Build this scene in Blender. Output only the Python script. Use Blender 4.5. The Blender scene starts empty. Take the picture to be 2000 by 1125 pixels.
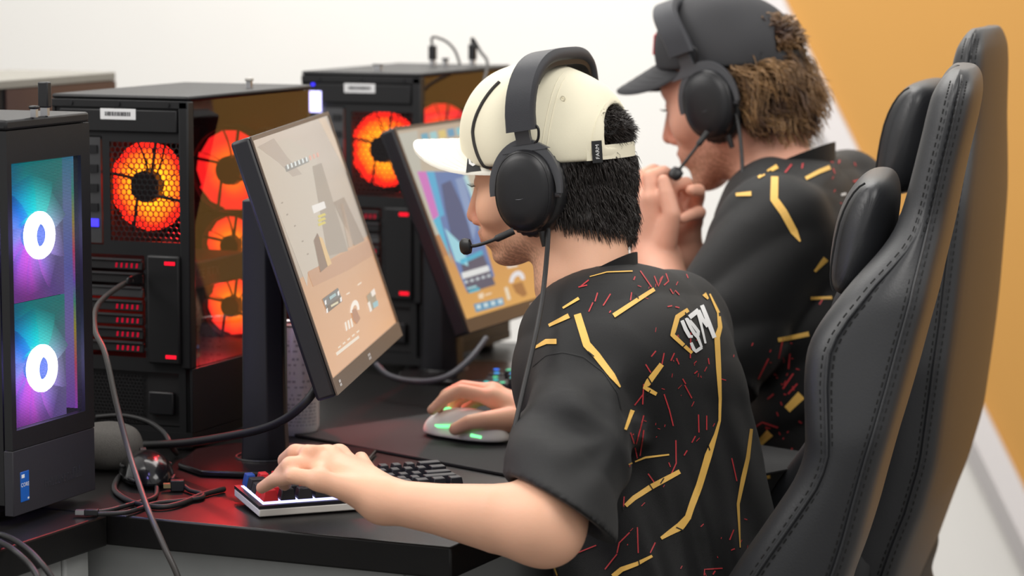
import bpy, bmesh, math, random
import numpy as np
from mathutils import Vector, Matrix
from mathutils.bvhtree import BVHTree

random.seed(7); RNG = np.random.default_rng(7)
PI = math.pi; R = math.radians
scene = bpy.context.scene
COL = scene.collection
# ------------------------------------------------------------------ camera, world, lights
PHI, PITCH, FPX = R(23.0), R(6.75), 5600.0
CAM = Vector((0, 0, 1.37))
RIGHT = Vector((math.cos(PHI), math.sin(PHI), 0))
FWDH = Vector((-math.sin(PHI), math.cos(PHI), 0))
ZUP = Vector((0, 0, 1))
FWD = FWDH * math.cos(PITCH) - ZUP * math.sin(PITCH)
UP = FWDH * math.sin(PITCH) + ZUP * math.cos(PITCH)
cd = bpy.data.cameras.new('camera'); cam = bpy.data.objects.new('camera', cd); COL.objects.link(cam)
cam.location = CAM; cam.rotation_euler = (PI / 2 - PITCH, 0, PHI)
cd.sensor_width = 36; cd.lens = FPX * 36 / 2000; cd.clip_end = 60
cd.dof.use_dof = True; cd.dof.focus_distance = 3.28; cd.dof.aperture_fstop = 5.0
scene.camera = cam
w = bpy.data.worlds.new('world'); scene.world = w; w.use_nodes = True
w.node_tree.nodes['Background'].inputs[0].default_value = (1.0, 0.985, 0.96, 1)
w.node_tree.nodes['Background'].inputs[1].default_value = 0.5

def area(name, loc, size, power, aim, color=(1, .97, .93), sy=None):
    l = bpy.data.lights.new(name, 'AREA'); l.energy = power; l.color = color
    l.shape = 'RECTANGLE'; l.size = size; l.size_y = sy or size
    o = bpy.data.objects.new(name, l); COL.objects.link(o); o.location = loc
    o.rotation_euler = (Vector(aim) - Vector(loc)).to_track_quat('-Z', 'Y').to_euler()
    return o
area('overhead_light', (0.2, 2.0, 3.0), 1.5, 30, (0.2, 2.2, 0))
area('overhead_light', (1.6, 4.6, 3.0), 1.5, 34, (1.6, 4.6, 0))
area('overhead_light', (-3.0, 2.0, 2.9), 1.6, 30, (-1.1, 3.2, .9))  # added fill from the left to brighten faces and arms
area('overhead_light', (-2.2, 4.6, 3.0), 1.8, 45, (-2.2, 5.4, 0))
scene.view_settings.view_transform = 'Standard'; scene.view_settings.look = 'None'
scene.view_settings.gamma = 1; scene.view_settings.use_curve_mapping = False
scene.view_settings.exposure = 0.50
# ------------------------------------------------------------------ pixel geometry (2000 x 1125 frame)
def ray(x, y): return FWD + RIGHT * ((x - 1000) / FPX) + UP * ((562.5 - y) / FPX)
def px(x, y, d): return CAM + ray(x, y) * d
def onz(x, y, z):
    r = ray(x, y); return CAM + r * ((z - CAM.z) / r.z)
def onplane(x, y, p, n):
    r = ray(x, y); return CAM + r * ((p - CAM).dot(n) / r.dot(n))
def topx(v):
    q = v - CAM; d = q.dot(FWD)
    return 1000 + FPX * q.dot(RIGHT) / d, 562.5 - FPX * q.dot(UP) / d
# ------------------------------------------------------------------ materials
def srgb(c):
    if isinstance(c, str):
        c = [int(c[i:i + 2], 16) / 255 for i in (0, 2, 4)]
    return tuple(x / 12.92 if x <= .04045 else ((x + .055) / 1.055) ** 2.4 for x in c[:3])
def mat(name, color, rough=.5, metal=0, var=.06, scale=60, bump=0, bscale=None, spec=.5, sss=0, coat=0, attr=None, stretch=None, sheen=0):
    m = bpy.data.materials.new(name); m.use_nodes = True; nt = m.node_tree; N = nt.nodes; L = nt.links
    b = N['Principled BSDF']; c = srgb(color)
    b.inputs['Roughness'].default_value = rough; b.inputs['Metallic'].default_value = metal
    b.inputs['Specular IOR Level'].default_value = spec
    if coat: b.inputs['Coat Weight'].default_value = coat; b.inputs['Coat Roughness'].default_value = .08
    if sheen: b.inputs['Sheen Weight'].default_value = sheen
    if sss:
        b.inputs['Subsurface Weight'].default_value = sss
        b.inputs['Subsurface Radius'].default_value = (.012, .004, .002); b.inputs['Subsurface Scale'].default_value = .5
    tc = N.new('ShaderNodeTexCoord'); mp = N.new('ShaderNodeMapping'); L.new(tc.outputs['Object'], mp.inputs[0])
    if stretch: mp.inputs['Scale'].default_value = stretch
    nz = N.new('ShaderNodeTexNoise'); nz.inputs['Scale'].default_value = scale; nz.inputs['Detail'].default_value = 3
    L.new(mp.outputs[0], nz.inputs['Vector'])
    mx = N.new('ShaderNodeMix'); mx.data_type = 'RGBA'
    mx.inputs[6].default_value = (*[v * (1 - var) for v in c], 1); mx.inputs[7].default_value = (*[min(1, v * (1 + var)) for v in c], 1)
    L.new(nz.outputs['Fac'], mx.inputs[0])
    out = mx.outputs[2]
    if attr:
        at = N.new('ShaderNodeAttribute'); at.attribute_name = attr
        m2 = N.new('ShaderNodeMix'); m2.data_type = 'RGBA'; m2.blend_type = 'MULTIPLY'; m2.inputs[0].default_value = 1
        L.new(out, m2.inputs[6]); L.new(at.outputs['Color'], m2.inputs[7]); out = m2.outputs[2]
    L.new(out, b.inputs['Base Color'])
    if bump:
        n2 = N.new('ShaderNodeTexNoise'); n2.inputs['Scale'].default_value = bscale or scale; n2.inputs['Detail'].default_value = 4
        L.new(mp.outputs[0], n2.inputs['Vector'])
        bp = N.new('ShaderNodeBump'); bp.inputs['Strength'].default_value = bump; bp.inputs['Distance'].default_value = .004
        L.new(n2.outputs['Fac'], bp.inputs['Height']); L.new(bp.outputs[0], b.inputs['Normal'])
    return m
def emit(name, color, strength=1, linear=False):
    m = bpy.data.materials.new(name); m.use_nodes = True; nt = m.node_tree
    nt.nodes.remove(nt.nodes['Principled BSDF'])
    e = nt.nodes.new('ShaderNodeEmission'); e.inputs[0].default_value = (*(color if linear else srgb(color)), 1); e.inputs[1].default_value = strength
    nt.links.new(e.outputs[0], nt.nodes['Material Output'].inputs[0]); return m
def emit_attr(name, strength=1, gloss=.0, rough=.2):
    m = bpy.data.materials.new(name); m.use_nodes = True; nt = m.node_tree; N = nt.nodes
    b = N['Principled BSDF']; b.inputs['Base Color'].default_value = (.01, .01, .01, 1); b.inputs['Roughness'].default_value = rough
    b.inputs['Specular IOR Level'].default_value = gloss
    a = N.new('ShaderNodeAttribute'); a.attribute_name = 'Col'
    nt.links.new(a.outputs['Color'], b.inputs['Emission Color']); b.inputs['Emission Strength'].default_value = strength
    return m
def glassy(name, tint=(.75, .75, .78), refl=.12, rough=.02):
    m = bpy.data.materials.new(name); m.use_nodes = True; nt = m.node_tree; N = nt.nodes; L = nt.links
    N.remove(N['Principled BSDF'])
    t = N.new('ShaderNodeBsdfTransparent'); t.inputs[0].default_value = (*tint, 1)
    g = N.new('ShaderNodeBsdfGlossy'); g.inputs['Roughness'].default_value = rough
    lw = N.new('ShaderNodeLayerWeight'); lw.inputs[0].default_value = .2
    ge = N.new('ShaderNodeNewGeometry'); iv = N.new('ShaderNodeMath'); iv.operation = 'SUBTRACT'; iv.inputs[0].default_value = 1; L.new(ge.outputs['Backfacing'], iv.inputs[1])
    ad = N.new('ShaderNodeMath'); ad.operation = 'MULTIPLY_ADD'; ad.use_clamp = True; ad.inputs[1].default_value = .6; ad.inputs[2].default_value = refl - .04
    L.new(lw.outputs['Fresnel'], ad.inputs[0])
    mu = N.new('ShaderNodeMath'); mu.operation = 'MULTIPLY'; L.new(ad.outputs[0], mu.inputs[0]); L.new(iv.outputs[0], mu.inputs[1])
    mx = N.new('ShaderNodeMixShader'); L.new(mu.outputs[0], mx.inputs[0]); L.new(t.outputs[0], mx.inputs[1]); L.new(g.outputs[0], mx.inputs[2])
    L.new(mx.outputs[0], N['Material Output'].inputs[0]); return m
# ------------------------------------------------------------------ objects
WM = {}
def reg(o, parent=None, M=None):
    COL.objects.link(o)
    if parent is not None: o.parent = parent
    if M is not None: o.matrix_basis = M
    WM[o] = (WM[parent] if parent is not None else Matrix()) @ (M or Matrix())
    return o
def tag(o, label=None, cat=None, group=None, kind=None):
    for k, v in (('label', label), ('category', cat), ('group', group), ('kind', kind)):
        if v: o[k] = v
    return o
def thing(name, label, cat, loc=(0, 0, 0), M=None, group=None):
    o = bpy.data.objects.new(name, None); o.empty_display_size = .05
    reg(o, None, M or Matrix.Translation(loc)); return tag(o, label, cat, group)
def copytree(o, parent=None, M=None):
    c = o.copy(); COL.objects.link(c); c.parent = parent
    if M is not None: c.matrix_basis = M
    WM[c] = (WM[parent] if parent is not None else Matrix()) @ c.matrix_basis
    for k in list(o.children): copytree(k, c)
    return c
class MB:
    def __init__(s): s.v = []; s.f = []; s.c = []
    def add(s, vs, fs, col=None):
        n = len(s.v); s.v += [tuple(v) for v in vs]; s.f += [tuple(i + n for i in f) for f in fs]
        s.c += [col] * len(vs); return s
    def box(s, x0, x1, y0, y1, z0, z1, M=None, col=None):
        vs = [Vector((x, y, z)) for z in (z0, z1) for y in (y0, y1) for x in (x0, x1)]
        if M: vs = [M @ v for v in vs]
        return s.add(vs, [(0, 2, 3, 1), (4, 5, 7, 6), (0, 1, 5, 4), (1, 3, 7, 5), (3, 2, 6, 7), (2, 0, 4, 6)], col)
    def frus(s, x0, x1, y0, y1, z0, z1, inset, M=None):
        vs = [Vector((x, y, z0)) for y in (y0, y1) for x in (x0, x1)] + [Vector((x, y, z1)) for y in (y0 + inset, y1 - inset) for x in (x0 + inset, x1 - inset)]
        if M: vs = [M @ v for v in vs]
        return s.add(vs, [(0, 2, 3, 1), (4, 5, 7, 6), (0, 1, 5, 4), (1, 3, 7, 5), (3, 2, 6, 7), (2, 0, 4, 6)])
    def loft(s, rings, closed=True, caps=True, col=None):
        n = len(rings[0]); vs = [v for r in rings for v in r]; fs = []
        for i in range(len(rings) - 1):
            for j in range(n if closed else n - 1):
                k = (j + 1) % n
                fs.append((i * n + j, i * n + k, (i + 1) * n + k, (i + 1) * n + j))
        if caps and closed:
            fs.append(tuple(reversed(range(n)))); fs.append(tuple((len(rings) - 1) * n + j for j in range(n)))
        return s.add(vs, fs, col)
    def tube(s, pts, r, n=8, caps=True, flat=None, closed=False, up0=None):
        pts = [Vector(p) for p in pts]; m = len(pts)
        rs = list(r) if hasattr(r, '__len__') else [r] * m
        rings = []; up = None
        for i, p in enumerate(pts):
            if closed: t = pts[(i + 1) % m] - pts[i - 1]
            else: t = pts[min(i + 1, m - 1)] - pts[max(i - 1, 0)]
            t.normalize()
            if up is None:
                up = Vector(up0) if up0 is not None else (Vector((0, 0, 1)) if abs(t.z) < .9 else Vector((1, 0, 0)))
            up = (up - t * up.dot(t)); up.normalize(); sd = t.cross(up)
            a = flat or 1
            rings.append([p + (sd * math.cos(2 * PI * j / n) * a + up * math.sin(2 * PI * j / n)) * rs[i] for j in range(n)])
        if closed: rings.append(rings[0])
        return s.loft(rings, True, caps and not closed)
    def cyl(s, a, b, r0, r1=None, n=20): return s.tube([a, b], [r0, r0 if r1 is None else r1], n)
    def lathe(s, prof, n=28, M=None):
        rings = [[Vector((r * math.cos(2 * PI * j / n), r * math.sin(2 * PI * j / n), z)) for j in range(n)] for r, z in prof]
        if M: rings = [[M @ v for v in q] for q in rings]
        return s.loft(rings)
    def prism(s, poly, O, X, Y, Z, z0, z1, col=None):
        O, X, Y, Z = Vector(O), Vector(X), Vector(Y), Vector(Z)
        return s.loft([[O + X * a + Y * b + Z * z for a, b in poly] for z in (z0, z1)], col=col)
    def poly(s, vs, col=None): return s.add(vs, [tuple(range(len(vs)))], col)
    def build(s, name, m, parent=None, smooth=False, bevel=0, world=False, M=None, ang=40, seg=2):
        me = bpy.data.meshes.new(name)
        vs = s.v
        if world and parent is not None:
            I = WM[parent].inverted(); vs = [I @ Vector(v) for v in vs]
        me.from_pydata([tuple(v) for v in vs], [], s.f); me.validate()
        bm = bmesh.new(); bm.from_mesh(me); bmesh.ops.recalc_face_normals(bm, faces=bm.faces); bm.to_mesh(me); bm.free()
        if any(c is not None for c in s.c):
            a = me.color_attributes.new('Col', 'FLOAT_COLOR', 'POINT')
            a.data.foreach_set('color', np.array([(*(c or (0, 0, 0)), 1) for c in s.c], dtype=np.float32).ravel())
        if smooth:
            me.polygons.foreach_set('use_smooth', [True] * len(me.polygons))
            if smooth == 'auto': me.set_sharp_from_angle(angle=R(ang))
        o = bpy.data.objects.new(name, me); me.materials.append(m)
        reg(o, parent, M)
        if bevel:
            b = o.modifiers.new('bevel', 'BEVEL'); b.width = bevel; b.segments = seg; b.limit_method = 'ANGLE'; b.angle_limit = R(35)
            me.polygons.foreach_set('use_smooth', [True] * len(me.polygons)); me.set_sharp_from_angle(angle=R(50))
        return o
def spline(pts, n=8):
    P = [Vector(p) for p in pts]; out = []
    for i in range(len(P) - 1):
        p0, p1, p2, p3 = P[max(i - 1, 0)], P[i], P[i + 1], P[min(i + 2, len(P) - 1)]
        for k in range(n):
            t = k / n
            out.append(.5 * ((2 * p1) + (p2 - p0) * t + (2 * p0 - 5 * p1 + 4 * p2 - p3) * t * t + (3 * p1 - p0 - 3 * p2 + p3) * t ** 3))
    out.append(P[-1]); return out
def text_mb(s, size, mb, fn, col=None, font_extr=0):
    cu = bpy.data.curves.new('t', 'FONT'); cu.body = s; cu.size = size; cu.align_x = 'CENTER'; cu.align_y = 'CENTER'; cu.resolution_u = 2
    o = bpy.data.objects.new('t', cu); COL.objects.link(o)
    me = bpy.data.meshes.new_from_object(o.evaluated_get(bpy.context.evaluated_depsgraph_get()))
    mb.add([fn(v.co.x, v.co.y) for v in me.vertices], [tuple(p.vertices) for p in me.polygons], col)
    bpy.data.objects.remove(o); bpy.data.curves.remove(cu); bpy.data.meshes.remove(me)
# ------------------------------------------------------------------ signed distance modelling
def A3(v): return np.array(v, dtype=np.float64)
def sd_rc(P, a, b, ra, rb):
    a = A3(a); b = A3(b); ba = b - a; L = ba @ ba + 1e-12
    t = np.clip(((P - a) @ ba) / L, 0, 1)
    return np.linalg.norm(P - a - t[:, None] * ba, axis=1) - (ra + (rb - ra) * t)
def sd_chain(P, pts, rs):
    d = None
    for i in range(len(pts) - 1):
        e = sd_rc(P, pts[i], pts[i + 1], rs[i], rs[i + 1]); d = e if d is None else np.minimum(d, e)
    return d
def sd_ell(P, c, r, M=None):
    q = P - A3(c)
    if M is not None: q = q @ M
    r = A3(r); k0 = np.linalg.norm(q / r, axis=1); k1 = np.linalg.norm(q / (r * r), axis=1) + 1e-9
    return k0 * (k0 - 1) / k1
def sd_loft(P, st, p=2.4):
    """tube with elliptical section; st: list of (centre, side axis, front axis, half width, half depth)"""
    best = None
    for i in range(len(st) - 1):
        a, b = A3(st[i][0]), A3(st[i + 1][0]); ba = b - a
        t0 = ((P - a) @ ba) / (ba @ ba); t = np.clip(t0, 0, 1)
        q = P - a - t[:, None] * ba
        sx = A3(st[i][1]); fx = A3(st[i][2])
        tt = t
        rs = st[i][3] + (st[i + 1][3] - st[i][3]) * tt; rf = st[i][4] + (st[i + 1][4] - st[i][4]) * tt
        ax = np.abs(q @ sx) / rs; af = np.abs(q @ fx) / rf
        over = np.abs(t0 - t) * math.sqrt(ba @ ba); mn = np.minimum(rs, rf)
        k = (ax ** p + af ** p + (over / mn) ** p) ** (1 / p)
        d = (k - 1) * mn
        best = d if best is None else np.minimum(best, d)
    return best
def smin(a, b, k):
    h = np.maximum(k - np.abs(a - b), 0) / k
    return np.minimum(a, b) - h * h * k * .25
def smax(a, b, k): return -smin(-a, -b, k)
def sdf_mesh(f, lo, hi, h, B=4):
    lo = A3(lo); hi = A3(hi); nb = np.ceil((hi - lo) / (h * B)).astype(int) + 1; n = nb * B
    bi = np.stack(np.meshgrid(*[np.arange(k) for k in nb], indexing='ij'), -1).reshape(-1, 3)
    cen = lo + (bi * B + (B - 1) / 2) * h
    dc = f(cen)
    near = np.abs(dc) < h * B * 1.9
    D = np.repeat(np.repeat(np.repeat(np.sign(dc).reshape(nb).astype(np.float32), B, 0), B, 1), B, 2)
    idx = bi[near]
    off = np.stack(np.meshgrid(*[np.arange(B)] * 3, indexing='ij'), -1).reshape(-1, 3)
    ijk = (idx[:, None, :] * B + off[None]).reshape(-1, 3)
    out = np.empty(len(ijk))
    for s in range(0, len(ijk), 400000):
        out[s:s + 400000] = f(lo + ijk[s:s + 400000] * h)
    D[ijk[:, 0], ijk[:, 1], ijk[:, 2]] = out
    S = D < 0
    cnt = np.zeros(tuple(n - 1), dtype=np.int8)
    for dx in (0, 1):
        for dy in (0, 1):
            for dz in (0, 1): cnt += S[dx:n[0] - 1 + dx, dy:n[1] - 1 + dy, dz:n[2] - 1 + dz]
    act = (cnt > 0) & (cnt < 8); C = np.argwhere(act)
    vid = -np.ones(act.shape, dtype=np.int64); vid[act] = np.arange(len(C))
    acc = np.zeros((len(C), 3)); num = np.zeros(len(C))
    corners = [(a, b, c) for a in (0, 1) for b in (0, 1) for c in (0, 1)]
    vals = {c: D[C[:, 0] + c[0], C[:, 1] + c[1], C[:, 2] + c[2]].astype(np.float64) for c in corners}
    for a in corners:
        for ax in range(3):
            if a[ax]: continue
            b = list(a); b[ax] = 1; b = tuple(b)
            va, vb = vals[a], vals[b]; m = (va < 0) != (vb < 0)
            t = np.where(m, va / np.where(m, va - vb, 1), 0)
            p = np.tile(A3(a), (len(C), 1)); p[:, ax] += t
            acc[m] += p[m]; num[m] += 1
    V = lo + (C + acc / num[:, None]) * h
    Q = []
    for ax in range(3):
        b, c = [(1, 2), (2, 0), (0, 1)][ax]
        sl0 = [slice(None)] * 3; sl1 = [slice(None)] * 3; sl0[ax] = slice(0, -1); sl1[ax] = slice(1, None)
        E = np.argwhere(S[tuple(sl0)] != S[tuple(sl1)])
        E = E[(E[:, b] > 0) & (E[:, c] > 0) & (E[:, b] < n[b] - 1) & (E[:, c] < n[c] - 1)]
        ins = S[E[:, 0], E[:, 1], E[:, 2]]
        qs = []
        for (ob, oc) in ((-1, -1), (0, -1), (0, 0), (-1, 0)):
            e = E.copy(); e[:, b] += ob; e[:, c] += oc; qs.append(vid[e[:, 0], e[:, 1], e[:, 2]])
        q = np.stack(qs, 1); q[~ins] = q[~ins][:, ::-1]; Q.append(q)
    return V, np.concatenate(Q)
def np_obj(name, V, Q, m, parent=None, world=True, attr=None, relax=0):
    if relax:
        e = np.concatenate([Q[:, [0, 1]], Q[:, [1, 2]], Q[:, [2, 3]], Q[:, [3, 0]]])
        for _ in range(relax):
            s = np.zeros_like(V); c = np.zeros(len(V))
            np.add.at(s, e[:, 0], V[e[:, 1]]); np.add.at(s, e[:, 1], V[e[:, 0]]); np.add.at(c, e[:, 0], 1); np.add.at(c, e[:, 1], 1)
            V = V * .5 + s / c[:, None] * .5
    WV = V
    if world and parent is not None:
        I = np.array(WM[parent].inverted()); V = V @ I[:3, :3].T + I[:3, 3]
    me = bpy.data.meshes.new(name)
    me.vertices.add(len(V)); me.vertices.foreach_set('co', V.astype(np.float32).ravel())
    k = Q.shape[1]
    me.loops.add(Q.size); me.loops.foreach_set('vertex_index', Q.astype(np.int32).ravel())
    me.polygons.add(len(Q)); me.polygons.foreach_set('loop_start', np.arange(0, Q.size, k, dtype=np.int32)); me.polygons.foreach_set('loop_total', np.full(len(Q), k, dtype=np.int32))
    me.update(); me.validate()
    me.polygons.foreach_set('use_smooth', np.ones(len(me.polygons), dtype=bool))
    if attr is not None:
        a = me.color_attributes.new('Col', 'FLOAT_COLOR', 'POINT'); c = np.ones((len(V), 4), dtype=np.float32); c[:, :3] = attr(WV) if callable(attr) else attr
        a.data.foreach_set('color', c.ravel())
    o = bpy.data.objects.new(name, me); me.materials.append(m); reg(o, parent)
    return o, BVHTree.FromPolygons([tuple(v) for v in WV], [tuple(q) for q in Q.tolist()])
def grid_noise(P, scale, seed=0):
    """cheap smooth 3-D pseudo noise from sines, range about -1..1"""
    r = np.random.default_rng(seed); out = 0
    for i in range(5):
        k = r.normal(size=3); k /= np.linalg.norm(k); out = out + np.sin(P @ k * scale * (1 + .35 * i) + r.uniform(0, 6.28)) / 2.2
    return out
# ------------------------------------------------------------------ room
M_WHITE = mat('white_paint', 'efede9', .7, var=.015, scale=5, bump=.04, bscale=220)
M_MUST = mat('mustard_paint', 'cb964c', .75, var=.03, scale=4, bump=.05, bscale=260)
M_TRIM = mat('pale_trim', 'd6d2d2', .45, var=.02)
M_FLOOR = mat('grey_carpet', '6b6a68', .9, var=.2, scale=300, bump=.3, bscale=500)
M_DESK = mat('black_laminate', '141313', .36, var=.25, scale=18, bump=.03, bscale=300, spec=.3)
M_EDGE = mat('black_edge_band', '232424', .45, var=.1)
M_GREYM = mat('grey_powder_coat', '8f9190', .45, metal=.0, var=.05, scale=40)
M_BLK = mat('black_plastic', '17171a', .42, var=.12)
M_BLKM = mat('black_matte_metal', '1a1a1c', .5, metal=.3, var=.12, bump=.05, bscale=900)
M_RUB = mat('black_rubber', '1c1b1c', .55, var=.15)
Mt = Matrix.Translation
MB().box(-6, 5, -2, 9, -.05, 0).build('floor', M_FLOOR)['kind'] = 'structure'
# back wall: a white wall with a broad mustard field behind a sloping white trim board
YW = 5.6
MB().box(-6, 5, YW, YW + .12, 0, 3.4).build('wall_back', M_WHITE)['kind'] = 'structure'
WN = Vector((0, 1, 0))
def wp(x, y, off=0): return onplane(x, y, Vector((0, YW - off, 0)), WN)
a0, a1 = wp(1531 - 170, -345), wp(2001 + 330, 960 + 674)
d = (a1 - a0).normalized(); top = Vector((a0.x, 0, a0.z)) - d * .2
poly = [(a0.x, a0.z), (a1.x, a1.z), (5, a1.z), (5, a0.z)]
mus = MB().prism(poly, (0, YW, 0), (1, 0, 0), (0, 0, 1), (0, -1, 0), 0, .012).build('wall_accent', M_MUST); tag(mus, 'mustard painted field on the back wall right of the sloping trim', kind='structure')
nn = Vector((d.z, 0, -d.x));
if nn.x > 0: nn = -nn
tb = MB().loft([[p + nn * s + Vector((0, -q, 0)) for s, q in ((-.008, 0), (-.008, .03), (.035, .045), (.07, .02), (.07, 0))] for p in (Vector((a0.x, YW, a0.z)), Vector((a1.x, YW, a1.z)))])
tb.build('trim_1', M_TRIM)['kind'] = 'structure'
# ------------------------------------------------------------------ desks
ZT = .73
c_in = onz(218, 1005, ZT); c_out = onz(881, 1069, ZT)
def desk(name, label, x0, x1, y0, y1, M=Matrix(), rails=True):
    t = thing(name, label, 'desk', M=M)
    MB().box(x0, x1, y0, y1, ZT - .036, ZT).build('desktop', M_DESK, t, bevel=.0025)
    for x in (x0 + .04, x1 - .04):
        for y in (y0 + .04, y1 - .04):
            l = MB().box(x - .025, x + .025, y - .025, y + .025, .02, ZT - .037).build('leg', M_GREYM, t, bevel=.004)
            MB().cyl((x, y, 0), (x, y, .02), .02).build('levelling_foot', M_BLK, l)
    for y in (y0 + .03, y1 - .03):
        MB().box(x0 + .066, x1 - .066, y - .012, y + .012, ZT - .135, ZT - .037).build('apron_rail', M_GREYM, t, bevel=.003)
    for x in (x0 + .03, x1 - .03):
        MB().box(x - .012, x + .012, y0 + .066, y1 - .066, ZT - .135, ZT - .037).build('side_rail', M_GREYM, t, bevel=.003)
    return t
# direction of the front edge of desk 1 in plan
ex = (c_out - c_in); ang = math.atan2(ex.y, ex.x)
MD = Mt(Vector((c_out.x, c_out.y, 0))) @ Matrix.Rotation(ang, 4, 'Z')
desk('desk', 'long black topped desk with grey metal frame carrying the keyboards and monitors', -.82, 0, 0, 1.5, MD)
desk('desk', 'black topped desk at the back left carrying the plain dark tower', -1.64, -.825, 0, 1.5, MD)
desk('desk', 'black topped desk in the near left corner under the rainbow lit computer', -.80, -ex.length - .004, -1.25, -.003, MD)
# ------------------------------------------------------------------ computers
CW, CL, CH = .20, .345, .455
M_CASE = mat('black_case_steel', '1c1c1e', .5, metal=.2, var=.1, bump=.04, bscale=700)
M_CASED = mat('dark_case_interior', '19181a', .6, var=.1)
M_SLOT = mat('grey_slot_metal', '5a5a5c', .4, metal=.7, var=.1)
M_STICK = mat('white_sticker', 'e9e9ea', .6, var=.02)
M_INK = mat('black_ink', '2a2a30', .7)
M_GLASS = glassy('smoked_glass', (.86, .84, .86), .19, .015)
M_BOARD = mat('dark_circuit_board', '1d1a1c', .6, var=.4, scale=80)
M_SILV = mat('silver_metal', 'b9b9bb', .3, metal=.9, var=.05)
M_REDL = emit('red_indicator', (3.0, .02, .03), 1, True)
M_BLUEL = emit('blue_indicator', (.08, .06, 1.6), 1, True)

def radial_emit(name, stops, r, strength=1.0):
    m = bpy.data.materials.new(name); m.use_nodes = True; nt = m.node_tree; N = nt.nodes; L = nt.links
    N.remove(N['Principled BSDF']); tc = N.new('ShaderNodeTexCoord'); sp = N.new('ShaderNodeVectorMath'); sp.operation = 'LENGTH'
    ml = N.new('ShaderNodeVectorMath'); ml.operation = 'MULTIPLY'; ml.inputs[1].default_value = (1, 0, 1)
    L.new(tc.outputs['Object'], ml.inputs[0]); L.new(ml.outputs[0], sp.inputs[0])
    mr = N.new('ShaderNodeMath'); mr.operation = 'DIVIDE'; mr.inputs[1].default_value = r; L.new(sp.outputs['Value'], mr.inputs[0])
    nz = N.new('ShaderNodeTexNoise'); nz.inputs['Scale'].default_value = 22; L.new(tc.outputs['Object'], nz.inputs[0])
    ad = N.new('ShaderNodeMath'); ad.operation = 'MULTIPLY_ADD'; ad.inputs[1].default_value = .3; L.new(nz.outputs['Fac'], ad.inputs[0]); L.new(mr.outputs[0], ad.inputs[2])
    cr = N.new('ShaderNodeValToRGB'); L.new(ad.outputs[0], cr.inputs[0])
    while len(cr.color_ramp.elements) < len(stops): cr.color_ramp.elements.new(.5)
    for e, (p, c) in zip(cr.color_ramp.elements, stops): e.position = p; e.color = (*c, 1)
    em = N.new('ShaderNodeEmission'); em.inputs[1].default_value = strength; L.new(cr.outputs[0], em.inputs[0]); L.new(em.outputs[0], N['Material Output'].inputs[0]); return m
M_FANR = radial_emit('orange_lit_fan_blade', [(.35, (1, .42, .015)), (.66, (1, .23, .008)), (.92, (1, .075, .006)), (1.2, (.75, .012, .006))], .058, 2.0)
M_FANS = radial_emit('red_lit_fan_blade', [(.35, (1, .26, .01)), (.6, (1, .10, .008)), (.85, (1, .035, .012)), (1.15, (.7, .012, .012))], .05, 1.6)
M_HUB = mat('dark_fan_hub', '241416', .5, var=.2)

def fan(parent, c, rad, mblade, mhub, axis='y', nb=7, frame=True, ph=0.0):
    """a fan facing -y in the parent's axes"""
    f = bpy.data.objects.new('fan', None); reg(f, parent, Mt(Vector(c)))
    q = MB()
    for k in range(nb):
        a0 = 2 * PI * k / nb + ph; rings = []
        for i in range(6):
            r = rad * (.36 + .60 * i / 5); tw = .16 * i / 5
            a = a0 + tw; b = a0 + tw + 2 * PI / nb * 1.012
            rings.append([Vector((r * math.cos(a), -.003, r * math.sin(a))), Vector((r * math.cos((a + b) / 2), -.001, r * math.sin((a + b) / 2))), Vector((r * math.cos(b), .003, r * math.sin(b)))])
        q.loft(rings, closed=False)
    if frame:
        fr = MB(); n = 40
        fr.loft([[Vector((r * math.cos(2 * PI * j / n), y, r * math.sin(2 * PI * j / n))) for j in range(n)] for r, y in ((rad, -.012), (rad + .004, -.012), (rad + .004, .012), (rad, .012), (rad, -.012))], caps=False)
        for sx in (-1, 1):
            for sz in (-1, 1):
                x, z = sx * (rad + .001), sz * (rad + .001)
                fr.box(min(x, x - sx * .014), max(x, x - sx * .014), -.012, .012, min(z, z - sz * .014), max(z, z - sz * .014))
        fr.build('fan_frame', M_CASED, f)
    q.build('fan_blades', mblade, f, smooth=True)['kind'] = 'stuff'
    h = MB(); h.tube([(0, -.013, 0), (0, .012, 0)], rad * .34, 24)
    for k in range(4):
        a = PI / 4 + k * PI / 2 + .15; b = a + .35
        h.tube([(rad * .3 * math.cos(a), -.013, rad * .3 * math.sin(a)), (rad * 1.02 * math.cos(b), -.013, rad * 1.02 * math.sin(b))], .0022, 5)
    h.build('fan_hub', mhub, f, smooth='auto')
    return f
def hexgrid(x0, x1, z0, z1, y, pitch, wall, depth, keep=None):
    q = MB(); rh = pitch * .5773; dz = pitch * .866; row = 0; z = z0
    while z < z1:
        x = x0 + (pitch / 2 if row % 2 else 0)
        while x < x1:
            if keep is None or keep(x, z):
                O = [Vector((x + rh * math.sin(PI / 3 * k), y, z + rh * math.cos(PI / 3 * k))) for k in range(6)]
                I = [Vector((x + (rh - wall) * math.sin(PI / 3 * k), y, z + (rh - wall) * math.cos(PI / 3 * k))) for k in range(6)]
                J = [v + Vector((0, depth, 0)) for v in I]
                q.add(O + I + J, [(k, (k + 1) % 6, 6 + (k + 1) % 6, 6 + k) for k in range(6)] + [(6 + k, 6 + (k + 1) % 6, 12 + (k + 1) % 6, 12 + k) for k in range(6)])
            x += pitch
        z += dz; row += 1
    return q
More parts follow.
